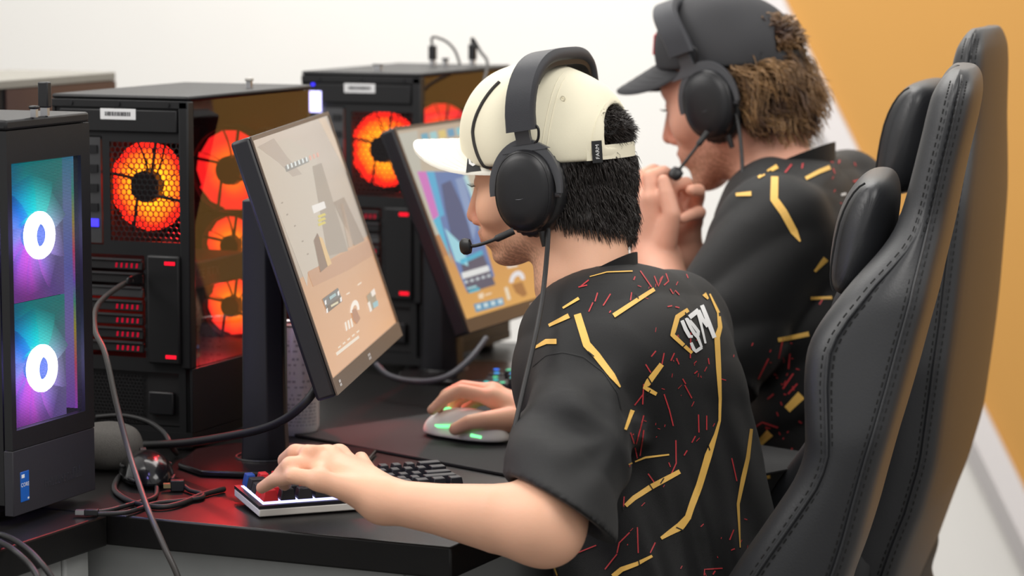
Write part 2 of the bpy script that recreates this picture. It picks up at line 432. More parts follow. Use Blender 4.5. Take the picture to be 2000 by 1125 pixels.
def frame_boxes(q, x0, x1, z0, z1, holes, y0, y1):
    """plate x0..x1 by z0..z1 with rectangular holes, built of boxes"""
    xs = sorted({x0, x1, *[h[0] for h in holes], *[h[1] for h in holes]}); zs = sorted({z0, z1, *[h[2] for h in holes], *[h[3] for h in holes]})
    for i in range(len(zs) - 1):
        run = None
        for j in range(len(xs)):
            solid = j < len(xs) - 1 and not any(h[0] - 1e-6 < (xs[j] + xs[j + 1]) / 2 < h[1] and h[2] < (zs[i] + zs[i + 1]) / 2 < h[3] for h in holes)
            if solid and run is None: run = xs[j]
            if not solid and run is not None: q.box(run, xs[j], y0, y1, zs[i], zs[i + 1]); run = None
M_MESHF = None
def pc(label, M, rear=True, front=False, lit=True, glow=1.0, group=None, purple=False):
    t = thing('computer_tower', label, 'computer', M=M, group=group)
    W, L, H = CW, CL, CH
    MB().box(-W, 0, 0, L, H - .006, H).build('top_panel', M_CASE, t, bevel=.003)
    MB().box(-W, 0, .002, L, .012, .024).build('bottom_panel', M_CASE, t)
    MB().box(-W, -W + .004, .002, L - .002, .024, H - .0065).build('side_panel', M_CASE, t)
    MB().box(-W + .0045, -.0045, L - .006, L, .0245, H - .0065).build('front_panel', M_CASED, t)
    for x in (-W + .03, -.03):
        for y in (.03, L - .03): MB().cyl((x, y, 0), (x, y, .012), .013, .011).build('foot', M_RUB, t)
    # inside
    if lit:
        MB().box(-W + .006, -W + .010, .03, L - .06, .115, H - .03).build('motherboard', M_BOARD, t)
    MB().box(-W + .005, -.0045, .014, L - .03, .024, .108).build('power_supply_shroud', M_CASE, t)
    # the side facing the players: solid strip below, dark posts, glass above
    MB().box(-.004, 0, .004, L - .002, .024, .107).build('lower_side_panel', M_CASE, t, bevel=.001)
    MB().box(-.014, 0, .0, .016, .107, H - .0065).build('corner_post', M_CASE, t, bevel=.002)
    if lit:
        gl = MB().box(-.004, -.0005, .0165, L - .002, .1075, H - .007).build('glass_panel', M_GLASS, t)
        for z, fr_ in ((.338, .058), (.234, .042), (.150, .042)):
            fan(t, (-W / 2, L - .045, z), fr_, M_FANS, M_HUB, ph=.4 + z * 9)
        g = MB().box(-W + .012, -.055, .05, .26, .195, .232).build('graphics_card', M_BOARD, t, bevel=.004)
        q = MB(); text_mb('FORCE RTX', .018, q, lambda a, b: (-.0545, .13 + a, .214 + b)); q.build('card_lettering', M_SLOT, g)
        MB().tube([(-W + .03, .14, .325), (-W + .085, .14, .325)], .034, 24).build('cpu_cooler', M_BOARD, t, smooth='auto')
        cb = MB()
        for k in range(5):
            cb.tube(spline([(-W + .03, .30 + .006 * k, .118), (-W + .06, .29 + .01 * k, .16), (-W + .07, .25, .20 + .004 * k), (-W + .03, .22 + .01 * k, .25)], 6), .003, 6)
        cb.build('power_cables', M_RUB, t, smooth=True)['kind'] = 'stuff'
        for nm, p, e, aim in (('case_light', (-.03, .20, .40), 11, (.16, -.16, 0)), ('case_light', (-.03, .30, .40), 8, (.30, .12, 0))):
            l = bpy.data.lights.new(nm, 'SPOT'); l.energy = e * glow; l.color = (1, .02, .03); l.shadow_soft_size = .008; l.spot_size = R(58); l.spot_blend = .5
            lo = bpy.data.objects.new(nm, l); reg(lo, t, Mt(Vector(p)) @ (Vector(aim) - Vector(p)).to_track_quat('-Z', 'Y').to_matrix().to_4x4())
        l = bpy.data.lights.new('case_glow', 'POINT'); l.energy = .9 * glow; l.color = (1, .03, .03); l.shadow_soft_size = .02; reg(bpy.data.objects.new('case_glow', l), t, Mt(Vector((-.07, .2, .2))))
    else:
        MB().box(-.004, -.0005, .0165, L - .002, .1075, H - .007).build('glass_panel', M_CASE, t)
    if rear:
        fx, fz = -W + .131, .338
        holes = [(-W + .083, -W + .190, .268, .395), (-W + .022, -W + .072, .262, .402), (-W + .02, -W + .132, .118, .250), (-W + .025, -W + .18, .03, .1)]
        q = MB(); frame_boxes(q, -W, -.0141, .024, H - .0167, holes, .004, .0065); q.build('rear_plate', M_CASE, t)
        MB().box(-W, -.0005, .0, .006, H - .0165, H - .0062).build('rear_top_rail', M_CASE, t, bevel=.001)
        MB().box(-W + .001, -.0145, .0066, .009, H - .058, H - .0062).build('rear_backing', M_CASED, t)
        MB().box(-W + .012, -.016, .0, .0035, H - .047, H - .0185).build('rear_handle_plate', M_CASE, t, bevel=.0015)
        for a in (.03, .10, .172):
            MB().tube([(-W + a, -.0015, H - .0112), (-W + a, .001, H - .0112)], .0026, 8).build('screw', M_BLK, t)
        gp = MB().prism([(-.026, -.007), (.026, -.007), (.026, .007), (-.026, .007)], (-W + .099, 0, H - .0245), (1, 0, 0), (0, 0, 1), (0, -1, 0), 0, .0006)
        st = gp.build('barcode_sticker', M_STICK, t, bevel=.002)
        b = MB(); x = -.019
        rr = random.Random(3)
        while x < .019:
            wd = rr.choice((.0006, .001, .0016)); b.box(-W + .099 + x, -W + .099 + x + wd, -.0009, -.0005, H - .0268, H - .0215); x += wd + rr.choice((.0007, .0012))
        b.build('barcode', M_INK, st)['kind'] = 'stuff'
        fan(t, (fx, .022, fz), .060, M_FANR, M_HUB, frame=False, nb=9, ph=.3)
        fr = MB(); frame_boxes(fr, -W + .078, -.012, .262, .4, [(-W + .083, -W + .190, .268, .395)], .0045, .012); fr.build('fan_bezel', M_CASE, t)
        hexgrid(-W + .083, -W + .190, .270, .395, .0045, .0078, .00075, .0015, None).build('fan_grille', M_CASE, t)
        if lit:
            l = bpy.data.lights.new('fan_glow', 'POINT'); l.energy = .12 * glow; l.color = (1, .06, .02); l.shadow_soft_size = .02
            reg(bpy.data.objects.new('fan_glow', l), t, Mt(Vector((fx, .05, fz - .03))))
        io = MB().box(-W + .024, -W + .07, .003, .012, .264, .40).build('input_output_shield', M_SLOT, t)
        for z, cname, mm in ((.29, 'usb_socket', M_BLUEL), (.31, 'network_socket', M_BLK), (.335, 'usb_socket', M_BLK), (.36, 'audio_socket', M_BLK), (.385, 'usb_socket', M_BLK)):
            MB().box(-W + .052, -W + .066, .001, .0035, z - .005, z + .005).build(cname, mm, io)
        for k in range(7):
            z = .132 + k * .0178
            s = MB().box(-W + .022, -W + .130, .001, .006, z - .0075, z + .0035).build('slot_cover', M_CASED if k != 4 else M_SLOT, t, bevel=.001)
            MB().box(-W + .022, -W + .130, -.001, .0035, z + .0042, z + .0066).build('slot_rim', M_SLOT, s)
            if k < 4 or k == 6:
                v = MB()
                for j in range(5): v.prism([(-.0012, -.003), (.0014, -.003), (.0022, .003), (-.0004, .003)], (-W + .092 + j * .0075, .0009, z - .002), (1, 0, 0), (0, 0, 1), (0, -1, 0), 0, .0003)
                v.build('slot_vents', M_REDV, s)['kind'] = 'stuff'
        br = MB().box(-W + .139, -W + .187, -.004, .004, .112, .252).build('slot_bracket', M_CASE, t, bevel=.003)
        for z in (.122, .242): MB().box(-W + .166, -W + .181, -.0046, -.0035, z - .002, z + .0025).build('lit_notch', M_REDN, br)
        for z in (.13, .16, .195, .23): MB().tube([(-W + .137, -.002, z), (-W + .137, .004, z)], .0028, 8).build('thumb_screw', M_BLK, t)
        ps = MB().box(-W + .026, -W + .179, .010, .04, .031, .099).build('power_supply', M_CASED, t)
        hexgrid(-W + .028, -W + .125, .034, .097, .0075, .0052, .0006, .001).build('power_supply_grille', M_CASED, ps)
        MB().box(-W + .135, -W + .172, .003, .0098, .045, .075).build('power_socket', M_BLK, ps, bevel=.002)
    return t
M_REDV = emit('dim_red_vent', (.35, .004, .02), 1, True)
M_REDN = emit('red_notch', (1.1, .01, .03), 1, True)
g2 = onz(375, 884, ZT); A2 = Mt(g2)
PC2 = pc('black computer tower with orange fan grille at back, left of the nearer monitor', A2)
g3 = px(821, 150, 4.29); A3m = Mt(Vector((g3.x, g3.y, ZT)))
PC3 = pc('black computer tower with orange fan behind the two monitors, a white glowing tag top left', A3m, glow=.45)
# blue white lit window and cool edge on the far tower
MB().box(-CW + .012, -CW + .034, -.0012, .0, CH - .062, CH - .030).build('status_window', emit('white_status_light', (1.2, 1.15, 2.2), 1, True), PC3)
MB().box(-CW + .018, -CW + .023, -.002, -.0002, CH - .022, CH - .018).build('status_light', M_BLUEL, PC3)
# far left tower, only its top and side show
M4c = mat('brown_reflection_glass', '4a3a3a', .25, var=.1)  # brown of the reflection in the glass, put into its base colour
g4 = px(226, 140, 4.55); 
PC4 = thing('computer_tower', 'plain dark tower with brown side at the far left behind the others', 'computer', (g4.x, g4.y - CL, ZT))
zt4 = g4.z - ZT
MB().box(-CW, 0, 0, CL, zt4 - .014, zt4).build('top_panel', mat('grey_top_panel', '8b8880', .6), PC4, bevel=.002)
MB().box(-CW, -.004, 0, CL, .012, zt4 - .0145).build('case_body', M_CASE, PC4)
MB().box(-.0035, 0, .03, CL, .014, zt4 - .0145).build('side_glass', M4c, PC4)
# PC1: same case turned so that its front faces the players
f1a, f1b = onz(28, 1031, ZT), onz(187, 976, ZT)
L1 = (f1b - f1a).length; e1 = (f1b - f1a).normalized()
# local: x across the front (0..L1, away), y into the case, z up
M1 = Matrix(((e1.x, -e1.y, 0, f1a.x), (e1.y, e1.x, 0, f1a.y), (0, 0, 1, ZT), (0, 0, 0, 1)))
PC1 = thing('computer_tower', 'black computer tower with rainbow lit mesh front in the near left corner', 'computer', M=M1)
W1, H1 = L1, (1031 - 236) / FPX * 3.18 * 1.005
MB().box(0, W1, 0, .42, H1 - .012, H1).build('top_panel', M_CASE, PC1, bevel=.003)
MB().box(0, W1, .03, .42, .012, .024).build('bottom_panel', M_CASE, PC1)
for x in (.03, W1 - .03):
    for y in (.06, .39): MB().cyl((x, y, 0), (x, y, .012), .013).build('foot', M_RUB, PC1)
MB().box(0, .004, .012, .418, .024, H1 - .0125).build('side_panel', M_CASE, PC1)
MB().box(W1 - .004, W1, .012, .418, .024, H1 - .0125).build('side_panel', M_CASE, PC1)
MB().box(.0045, W1 - .0045, .40, .418, .024, H1 - .0125).build('back_panel', M_CASE, PC1)
zm0, zm1 = .108, .405
xm0, xm1 = .009, W1 - .020
q = MB(); frame_boxes(q, 0, W1, .0865, H1 - .0125, [(xm0, xm1, zm0, zm1)], 0, .010); q.build('front_frame', M_CASE, PC1)
MB().box(0, W1, 0.0, .012, .012, .0858).build('lower_front_panel', mat('graphite_plastic', '2b2a30', .55, var=.1, scale=300), PC1, bevel=.001)
def front_mesh():
    m = bpy.data.materials.new('fine_front_mesh'); m.use_nodes = True; nt = m.node_tree; N = nt.nodes; L = nt.links
    b = N['Principled BSDF']; b.inputs['Base Color'].default_value = (.05, .05, .055, 1); b.inputs['Roughness'].default_value = .5; b.inputs['Metallic'].default_value = .4
    tc = N.new('ShaderNodeTexCoord'); sx = N.new('ShaderNodeSeparateXYZ'); L.new(tc.outputs['Object'], sx.inputs[0])
    def s(out, k, ph=0):
        a = N.new('ShaderNodeMath'); a.operation = 'MULTIPLY'; a.inputs[1].default_value = k; L.new(out, a.inputs[0])
        c = N.new('ShaderNodeMath'); c.operation = 'SINE'; L.new(a.outputs[0], c.inputs[0]); return c.outputs[0]
    p = N.new('ShaderNodeMath'); p.operation = 'ADD'; L.new(sx.outputs[0], p.inputs[0]); L.new(sx.outputs[2], p.inputs[1])
    n_ = N.new('ShaderNodeMath'); n_.operation = 'SUBTRACT'; L.new(sx.outputs[0], n_.inputs[0]); L.new(sx.outputs[2], n_.inputs[1])
    k = 2 * PI / .0034
    mu = N.new('ShaderNodeMath'); mu.operation = 'MULTIPLY'; L.new(s(p.outputs[0], k), mu.inputs[0]); L.new(s(n_.outputs[0], k), mu.inputs[1])
    mr = N.new('ShaderNodeMapRange'); mr.inputs[1].default_value = -.25; mr.inputs[2].default_value = .25; mr.inputs[3].default_value = .42; mr.inputs[4].default_value = .92; L.new(mu.outputs[0], mr.inputs[0])
    t = N.new('ShaderNodeBsdfTransparent'); mx = N.new('ShaderNodeMixShader'); L.new(mr.outputs[0], mx.inputs[0]); L.new(b.outputs[0], mx.inputs[1]); L.new(t.outputs[0], mx.inputs[2])
    L.new(mx.outputs[0], N['Material Output'].inputs[0]); return m
MB().box(xm0, xm1, .004, .0046, zm0, zm1).build('front_mesh', front_mesh(), PC1)
def polar_emit(name, strength, rad):
    m = bpy.data.materials.new(name); m.use_nodes = True; nt = m.node_tree; N = nt.nodes; L = nt.links
    N.remove(N['Principled BSDF']); tc = N.new('ShaderNodeTexCoord'); sx = N.new('ShaderNodeSeparateXYZ'); L.new(tc.outputs['Object'], sx.inputs[0])
    at = N.new('ShaderNodeMath'); at.operation = 'ARCTAN2'; L.new(sx.outputs[2], at.inputs[0]); L.new(sx.outputs[0], at.inputs[1])
    mr = N.new('ShaderNodeMapRange'); mr.inputs[1].default_value = -PI; mr.inputs[2].default_value = PI; L.new(at.outputs[0], mr.inputs[0])
    cr = N.new('ShaderNodeValToRGB'); L.new(mr.outputs[0], cr.inputs[0])
    st = [(0, (.25, .3, 1)), (.12, (.45, .12, 1)), (.25, (.75, .12, .95)), (.36, (.45, .25, 1)), (.5, (.55, .55, .95)), (.62, (.1, .75, .7)), (.75, (.0, .75, .8)), (.88, (.0, .25, 1)), (1, (.25, .3, 1))]
    while len(cr.color_ramp.elements) < len(st): cr.color_ramp.elements.new(.5)
    for e, (p, c) in zip(cr.color_ramp.elements, st): e.position = p; e.color = (*c, 1)
    em = N.new('ShaderNodeEmission'); L.new(cr.outputs[0], em.inputs[0])
    ml = N.new('ShaderNodeVectorMath'); ml.operation = 'MULTIPLY'; ml.inputs[1].default_value = (1, 0, 1); L.new(tc.outputs['Object'], ml.inputs[0])
    ln = N.new('ShaderNodeVectorMath'); ln.operation = 'LENGTH'; L.new(ml.outputs[0], ln.inputs[0])
    fo = N.new('ShaderNodeMapRange'); fo.interpolation_type = 'SMOOTHSTEP'; fo.inputs[1].default_value = .02; fo.inputs[2].default_value = .075; fo.inputs[3].default_value = 1.7 * strength; fo.inputs[4].default_value = .34 * strength
    L.new(ln.outputs['Value'], fo.inputs[0]); L.new(fo.outputs[0], em.inputs[1])
    L.new(em.outputs[0], N['Material Output'].inputs[0]); return m
M_RGB = polar_emit('rainbow_lit_fan_blade', .88, .07); M_RGBC = polar_emit('painted_rainbow_haze', .85, 1)
M_RING = emit('white_lit_ring', (5.0, 5.2, 6.0), 1, True)
M_RGBF = mat('pale_fan_frame', '77778a', .4)
for zc in (.318, .166):
    f = bpy.data.objects.new('fan', None); reg(f, PC1, Mt(Vector((W1 * .52, .027, zc))))
    q = MB(); rad = .072
    for k in range(9):
        a0 = 2 * PI * k / 9
        q.loft([[Vector((r * math.cos(a0 + tw), -.004, r * math.sin(a0 + tw))), Vector((r * math.cos(a0 + tw + .64), .006, r * math.sin(a0 + tw + .64)))] for r, tw in ((.026, 0), (.045, .1), (.062, .2), (.07, .26))], closed=False)
    q.build('fan_blades', M_RGB, f, smooth=True)['kind'] = 'stuff'
    MB().tube([(.020 * math.cos(2 * PI * k / 32), -.010, .020 * math.sin(2 * PI * k / 32)) for k in range(32)], .0075, 10, closed=True).build('light_ring', M_RING, f, smooth=True)
    l = bpy.data.lights.new('fan_glow', 'POINT'); l.energy = .55; l.color = (.32, .25, 1); l.shadow_soft_size = .03; reg(bpy.data.objects.new('fan_glow', l), f, Mt(Vector((0, -.016, 0))))
    MB().tube([(0, -.010, 0), (0, .0062, 0)], .014, 24).build('fan_hub', emit('blue_lit_hub', (.12, .3, 1.1), 1, True), f)
def fan_back():
    m = polar_emit('rainbow_lit_back', .55, 1); return m
for zc in (.318, .166):
    MB().box(.006 - W1 * .52, W1 * .48 - .006, .0065, .008, -.0755, .0755 if zc < .2 else .0865).build('fan_haze_plate', M_RGBC, PC1, M=Mt(Vector((W1 * .52, .027, zc))))  # plate glows itself, standing in for the fans' diffuse haze
MB().box(.006, W1 - .006, .062, .064, .03, H1 - .02).build('radiator', M_CASED, PC1)
# fan light reflected on the inner side wall, put in as emissive strips
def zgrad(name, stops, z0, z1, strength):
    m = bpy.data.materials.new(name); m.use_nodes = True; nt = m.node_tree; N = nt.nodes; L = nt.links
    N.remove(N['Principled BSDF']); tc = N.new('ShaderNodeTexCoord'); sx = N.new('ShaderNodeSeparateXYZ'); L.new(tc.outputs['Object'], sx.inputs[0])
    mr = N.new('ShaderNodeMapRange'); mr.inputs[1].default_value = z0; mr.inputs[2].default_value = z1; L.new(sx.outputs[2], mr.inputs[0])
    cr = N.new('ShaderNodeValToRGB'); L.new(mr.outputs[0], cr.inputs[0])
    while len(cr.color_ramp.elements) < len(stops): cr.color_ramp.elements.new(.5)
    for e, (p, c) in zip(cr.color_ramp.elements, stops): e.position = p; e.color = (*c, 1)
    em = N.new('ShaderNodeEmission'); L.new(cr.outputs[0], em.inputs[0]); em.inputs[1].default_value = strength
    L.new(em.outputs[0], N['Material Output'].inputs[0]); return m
MB().box(W1 - .0056, W1 - .0042, .022, .039, zm0, zm1).build('wall_glow', zgrad('painted_lavender_glow', [(0, (.35, .12, .75)), (.3, (.4, .3, .8)), (.55, (.25, .25, .85)), (.8, (.3, .42, .8)), (1, (.08, .4, .6))], zm0, zm1, .5), PC1)
MB().box(W1 - .0056, W1 - .0042, .0102, .0219, zm0, zm1).build('wall_reflection', zgrad('painted_rainbow_reflection', [(0, (.5, .1, .9)), (.18, (.9, .12, .2)), (.32, (.6, .5, .05)), (.42, (.1, .45, .3)), (.5, (.3, .15, .8)), (.62, (.95, .1, .25)), (.74, (.6, .5, .1)), (.85, (.1, .5, .35)), (1, (.1, .35, .7))], zm0, zm1, .55), PC1)
# blue processor sticker and raised brand lettering on the lower front
st = MB().box(.014, .032, -.0006, .0002, .026, .060).build('processor_sticker', mat('blue_sticker', '1d5fb8', .35), PC1, bevel=.001)
q = MB(); text_mb('CORE', .0065, q, lambda a, b: (.023 + a, -.0008, .045 + b)); q.box(.016, .022, -.0009, -.0006, .053, .057); q.box(.028, .031, -.0009, -.0006, .028, .030); q.build('sticker_print', M_STICK, st)['kind'] = 'stuff'
q = MB(); rr = random.Random(5)
for k in range(12):      # worn, unreadable lettering: only its faint strokes
    x = .066 + k * .0068; h = .009 if k < 9 else .013
    for dx, dz_, w_, h_ in ((0, 0, .0009, h), (rr.uniform(.001, .003), rr.choice((0, h - .0012, h * .5)), .0026, .0010), (.0036, rr.choice((0, h * .4)), .0009, h * .55)): q.box(x + dx, x + dx + w_, -.0005, .0001, .034 + dz_, .034 + dz_ + h_)
q.build('faint_lettering', mat('dark_grey_print', '3c3b40', .4), PC1)['kind'] = 'stuff'
# ------------------------------------------------------------------ monitors
M_BEZ = mat('dark_bezel', '55483f', .35, var=.05)
M_MONB = mat('monitor_back_plastic', '1d1d22', .45, var=.1)
def Q(v, *uv): return v
def monitor(label, ctr_n, wdir, W, H, tilt, corners, col_px, z_base, scr, foot_poly):
    """corners: screen-front corner near-bottom point (world); wdir: horizontal unit along width (away)"""
    n_h = Vector((wdir.y, -wdir.x, 0))            # horizontal facing the player
    up = ZUP * math.cos(tilt) - n_h * math.sin(tilt); nrm = n_h * math.cos(tilt) + ZUP * math.sin(tilt)
    base = onz(*col_px, ZT)
    t = thing('monitor', label, 'monitor', base)
    O = corners
    def P(u, v, d=0): return O + wdir * u + up * v + nrm * d
    def slab(u0, u1, v0, v1, d0, d1): return [P(u, v, d) for d in (d0, d1) for v in (v0, v1) for u in (u0, u1)]
    def bx(q, *a): return q.add(slab(*a), [(0, 2, 3, 1), (4, 5, 7, 6), (0, 1, 5, 4), (1, 3, 7, 5), (3, 2, 6, 7), (2, 0, 4, 6)])
    bx(MB(), 0, W, 0, H, -.026, -.002).build('housing', M_MONB, t, world=True, bevel=.004)
    q = MB(); bx(q, W * .22, W * .78, H * .2, H * .8, -.048, -.0255); q.build('rear_housing', M_MONB, t, world=True, bevel=.012)
    b = .0055; bb = .020
    q = MB(); bx(q, 0.0005, W - .0005, .0005, bb, -.002, .0); bx(q, .0005, W - .0005, H - b, H - .0005, -.002, 0.0); bx(q, .0005, b, bb, H - b, -.002, 0); bx(q, W - b, W - .0005, bb, H - b, -.002, 0)
    bez = q.build('bezel', M_BEZ, t, world=True)
    q = MB()
    def S(x, y, k): # pixel -> point on screen plane, lifted k layers
        return onplane(x, y, P(0, 0, -.0016 + .00012 * k), nrm)
    q.poly([P(b, bb, -.0016), P(W - b, bb, -.0016), P(W - b, H - b, -.0016), P(b, H - b, -.0016)], None)
    class ClipMB(MB):
        def poly(z, vs, col=None):
            for ax, lim, sg in ((0, b, 1), (0, W - b, -1), (1, bb, 1), (1, H - b, -1)):
                dirv = wdir if ax == 0 else up
                f = [sg * ((v - O).dot(dirv) - lim) for v in vs]; out = []
                for i in range(len(vs)):
                    j = (i + 1) % len(vs)
                    if f[i] >= 0: out.append(vs[i])
                    if (f[i] >= 0) != (f[j] >= 0): out.append(vs[i].lerp(vs[j], f[i] / (f[i] - f[j])))
                vs = out
                if len(vs) < 3: return z
            return MB.poly(z, vs, col)
    s = ClipMB(); sh = scr(s, S, P, W, H, b, bb)
    scm = s.build('screen', M_SCREEN, t, world=True); scm['kind'] = 'stuff'
    # stand: arm, tall column with a sloped inner face, plate
    return t, P, nrm, up, bez
M_SCREEN = emit_attr('lit_screen', .54, .5, .18)
def lin(h): return srgb(h)
def scr1(s, S, P, W, H, b, bb):
    L = lambda k: -.0018 + .00012 * k
    def uv(u0, u1, v0, v1, k, c, c2=None):
        vs = [P(u0, v0, L(k)), P(u1, v0, L(k)), P(u1, v1, L(k)), P(u0, v1, L(k))]
        n = len(s.v); s.v += [tuple(v) for v in vs]; s.f.append((n, n + 1, n + 2, n + 3)); s.c += [lin(c), lin(c), lin(c2 or c), lin(c2 or c)]
    def pg(pts, k, c): s.poly([S(x, y, k) for x, y in pts], lin(c))
    uv(b, W - b, bb, H * .45, 0, 'd9a379', 'c59873'); uv(b, W - b, H * .45, H - b, 0, 'a99f92', 'c2b6aa')
    pg([(497, 290), (600, 560), (601, 531), (640, 510), (618, 300), (560, 270)], 1, 'bdb5a8')      # pale wall of the game
    pg([(601, 531), (612, 560), (680, 528), (775, 470), (758, 447), (700, 480)], 1, 'b98a6a')
    pg([(503, 287), (545, 318), (572, 345), (590, 340), (560, 305), (535, 270)], 2, 'a79d93')
    pg([(610, 325), (628, 318), (680, 490), (640, 500)], 2, '938a7e')
    pg([(622, 232), (634, 230), (748, 440), (735, 446)], 2, 'd5bfa8')
    pg([(652, 395), (672, 385), (712, 470), (692, 480)], 3, '8a7d70')
    pg([(664, 400), (670, 397), (690, 480), (682, 484)], 3, 'b09a86')
    for p in ([(556, 325), (600, 306), (604, 316), (560, 336)],): pg(p, 3, '6f7878')
    for i in range(9):
        x = 560 + i * 7.3; y = 322 - i * 2.9
        pg([(x, y), (x + 3, y - 1.2), (x + 5, y + 7), (x + 2, y + 8.5)], 4, 'dfe8e8' if i < 6 else 'e2a090')
    pg([(609, 402), (633, 393), (637, 406), (613, 417)], 4, 'e6e4e0')
    for y in (421, 429, 437): pg([(621, y), (634, y - 5), (637, y - 1), (623, y + 5)], 4, 'cfc04a')
    pg([(613, 470), (620, 455), (632, 480), (640, 520), (626, 532)], 4, '6f5748'); pg([(623, 462), (630, 465), (648, 515), (640, 520)], 5, 'd8b47a')
    for (x, y) in ((575, 440), (590, 470), (550, 395), (560, 418), (600, 495)): pg([(x, y), (x + 3, y - 1), (x + 3, y + 2), (x, y + 3)], 3, '8d867c')
    pg([(630, 584), (660, 562), (669, 588), (640, 611)], 4, '4c5a60'); pg([(640, 597), (666, 578), (669, 588), (640, 611)], 5, '46403a')
    for (x, y) in ((634, 588), (659, 570), (637, 604), (664, 582)): pg([(x, y), (x + 3, y - 3), (x + 4, y + 6), (x + 1, y + 8)], 6, 'f2f2f0')
    pg([(643, 580), (655, 572), (657, 577), (645, 586)], 6, '8fb7bd'); pg([(646, 596), (660, 588), (661, 592), (647, 600)], 6, 'd8d2b0')
    # pale hooped emblem
    for i in range(12):
        a0, a1 = PI * i / 12, PI * (i + 1) / 12
        f = lambda a, r: (691 + 9 * r * math.cos(a) + 2, 608 - 22 * r * math.sin(a) - 3 * math.cos(a))
        pg([f(a0, 1), f(a1, 1), f(a1, .55), f(a0, .55)], 5, 'f5efe4')
    pg([(687, 606), (695, 602), (704, 622), (697, 633), (690, 624)], 5, 'a2694a')
    pg([(716, 578), (730, 564), (738, 596), (724, 609)], 4, '8d8672'); pg([(724, 570), (731, 563), (734, 574), (727, 580)], 5, 'ece7df'); pg([(728, 592), (738, 586), (739, 597), (730, 602)], 5, '78b9c6'); pg([(718, 592), (722, 588), (727, 606), (723, 610)], 5, 'ece7df')
    for i in range(3):
        x, y = 673 + i * 5.5, 630 - i * 3.4; pg([(x, y), (x + 3, y - 2), (x + 6, y + 14), (x + 3, y + 17)], 5, 'f0e8da')
    pg([(656, 689), (700, 655), (702, 660), (658, 695)], 5, 'eadfce')
    for i in range(5):
        x, y = 660 + i * 9, 678 - i * 7.5; pg([(x, y), (x + 5, y - 4), (x + 6, y - 1), (x + 1, y + 3)], 5, 'e8d9c4')
    pg([(698, 556), (706, 550), (706, 553), (699, 558)], 5, 'efe0cc'); pg([(676, 574), (683, 570), (683, 573), (677, 576)], 5, 'efe0cc')
def scr2(s, S, P, W, H, b, bb):
    L = lambda k: -.0018 + .00012 * k
    def uv(u0, u1, v0, v1, k, c, c2=None):
        vs = [P(u0, v0, L(k)), P(u1, v0, L(k)), P(u1, v1, L(k)), P(u0, v1, L(k))]
        n = len(s.v); s.v += [tuple(v) for v in vs]; s.f.append((n, n + 1, n + 2, n + 3)); s.c += [lin(c), lin(c), lin(c2 or c), lin(c2 or c)]
    def pg(pts, k, c): s.poly([S(x, y, k) for x, y in pts], lin(c))
    uv(b, W - b, bb, H * .44, 0, 'e8b066', 'd39a63'); uv(b, W - b, H * .44, H - b, 0, 'c9cdc0', 'c4b6a4')
    pg([(775, 262), (815, 255), (823, 330), (830, 420), (843, 462), (833, 470)], 1, 'c3c6bd')
    pg([(838, 465), (1000, 405), (1010, 440), (858, 505)], 1, 'c08a63')
    for i in range(5):
        x = 822 + i * 17; y = 262 - i * 3; pg([(x, y), (x + 13, y - 3), (x + 16, y + 12), (x + 3, y + 15)], 2, ('63b3cf', '9fd9e0', 'e6d28a', '5aa6cc', '87cfdc')[i])
    pg([(815, 335), (905, 335), (966, 540), (912, 570)], 2, '5b86c0')           # tall picture panel
    pg([(815, 335), (832, 335), (852, 385), (858, 420), (846, 430)], 3, 'd77fd0')
    pg([(846, 430), (858, 420), (885, 520), (880, 505)], 3, '45c4e8'); pg([(832, 335), (848, 335), (868, 420), (858, 425)], 3, '47b9e6')
    pg([(862, 360), (880, 352), (900, 395), (915, 440), (925, 480), (905, 490), (880, 455), (870, 410)], 3, '3a5d8c')
    pg([(868, 445), (905, 480), (915, 520), (890, 510)], 4, '9fe3f4'); pg([(889, 350), (905, 345), (930, 440), (925, 470)], 4, '88a8d4')
    pg([(905, 345), (912, 340), (925, 380), (922, 390)], 3, 'b8e4ea'); pg([(925, 415), (935, 408), (950, 450), (940, 455)], 2, 'c9b26a')
    pg([(898, 508), (941, 488), (944, 497), (901, 517)], 4, '2fb7dc'); pg([(901, 517), (944, 497), (968, 556), (914, 573)], 3, '4b5a78')
    pg([(901, 533), (953, 518), (957, 529), (904, 545)], 4, 'eef4f6')
    for i in range(5): pg([(907 + i * 11, 549 - i * 3), (913 + i * 11, 547 - i * 3), (915 + i * 11, 552 - i * 3), (908 + i * 11, 554 - i * 3)], 4, 'c9d8e0')
    pg([(912, 562), (930, 557), (932, 561), (913, 566)], 4, '9fd9e4'); pg([(915, 568), (936, 561), (938, 567), (917, 573)], 4, '39bcd8')
    for i in range(12):
        a0, a1 = PI * i / 12, PI * (i + 1) / 12
        f = lambda a, r: (1010 + 15 * r * math.cos(a), 549 - 20 * r * math.sin(a) - 3 * math.cos(a))
        pg([f(a0, 1), f(a1, 1), f(a1, .5), f(a0, .5)], 4, 'f2f4fa')
    pg([(1000, 556), (1020, 550), (1030, 575), (1022, 580), (1008, 572)], 4, 'a9764c')
    pg([(925, 594), (982, 581), (985, 595), (930, 610)], 3, '4f9fc6')
    for i in range(4): pg([(930 + i * 14, 596 - i * 3.4), (938 + i * 14, 594 - i * 3.4), (940 + i * 14, 602 - i * 3.4), (932 + i * 14, 604 - i * 3.4)], 4, 'cfeaf2')
    pg([(985, 562), (991, 560), (998, 584), (992, 587)], 4, 'f6ead2'); pg([(934, 575), (944, 571), (945, 582), (936, 584)], 4, 'fbe6c8'); pg([(947, 575), (960, 571), (960, 574), (948, 578)], 4, 'fbe6c8')
    pg([(990, 518), (1010, 513), (1011, 520), (992, 524)], 4, 'f3efe6')
w1 = (FWDH * math.cos(R(6.1)) + RIGHT * math.sin(R(6.1))).normalized()
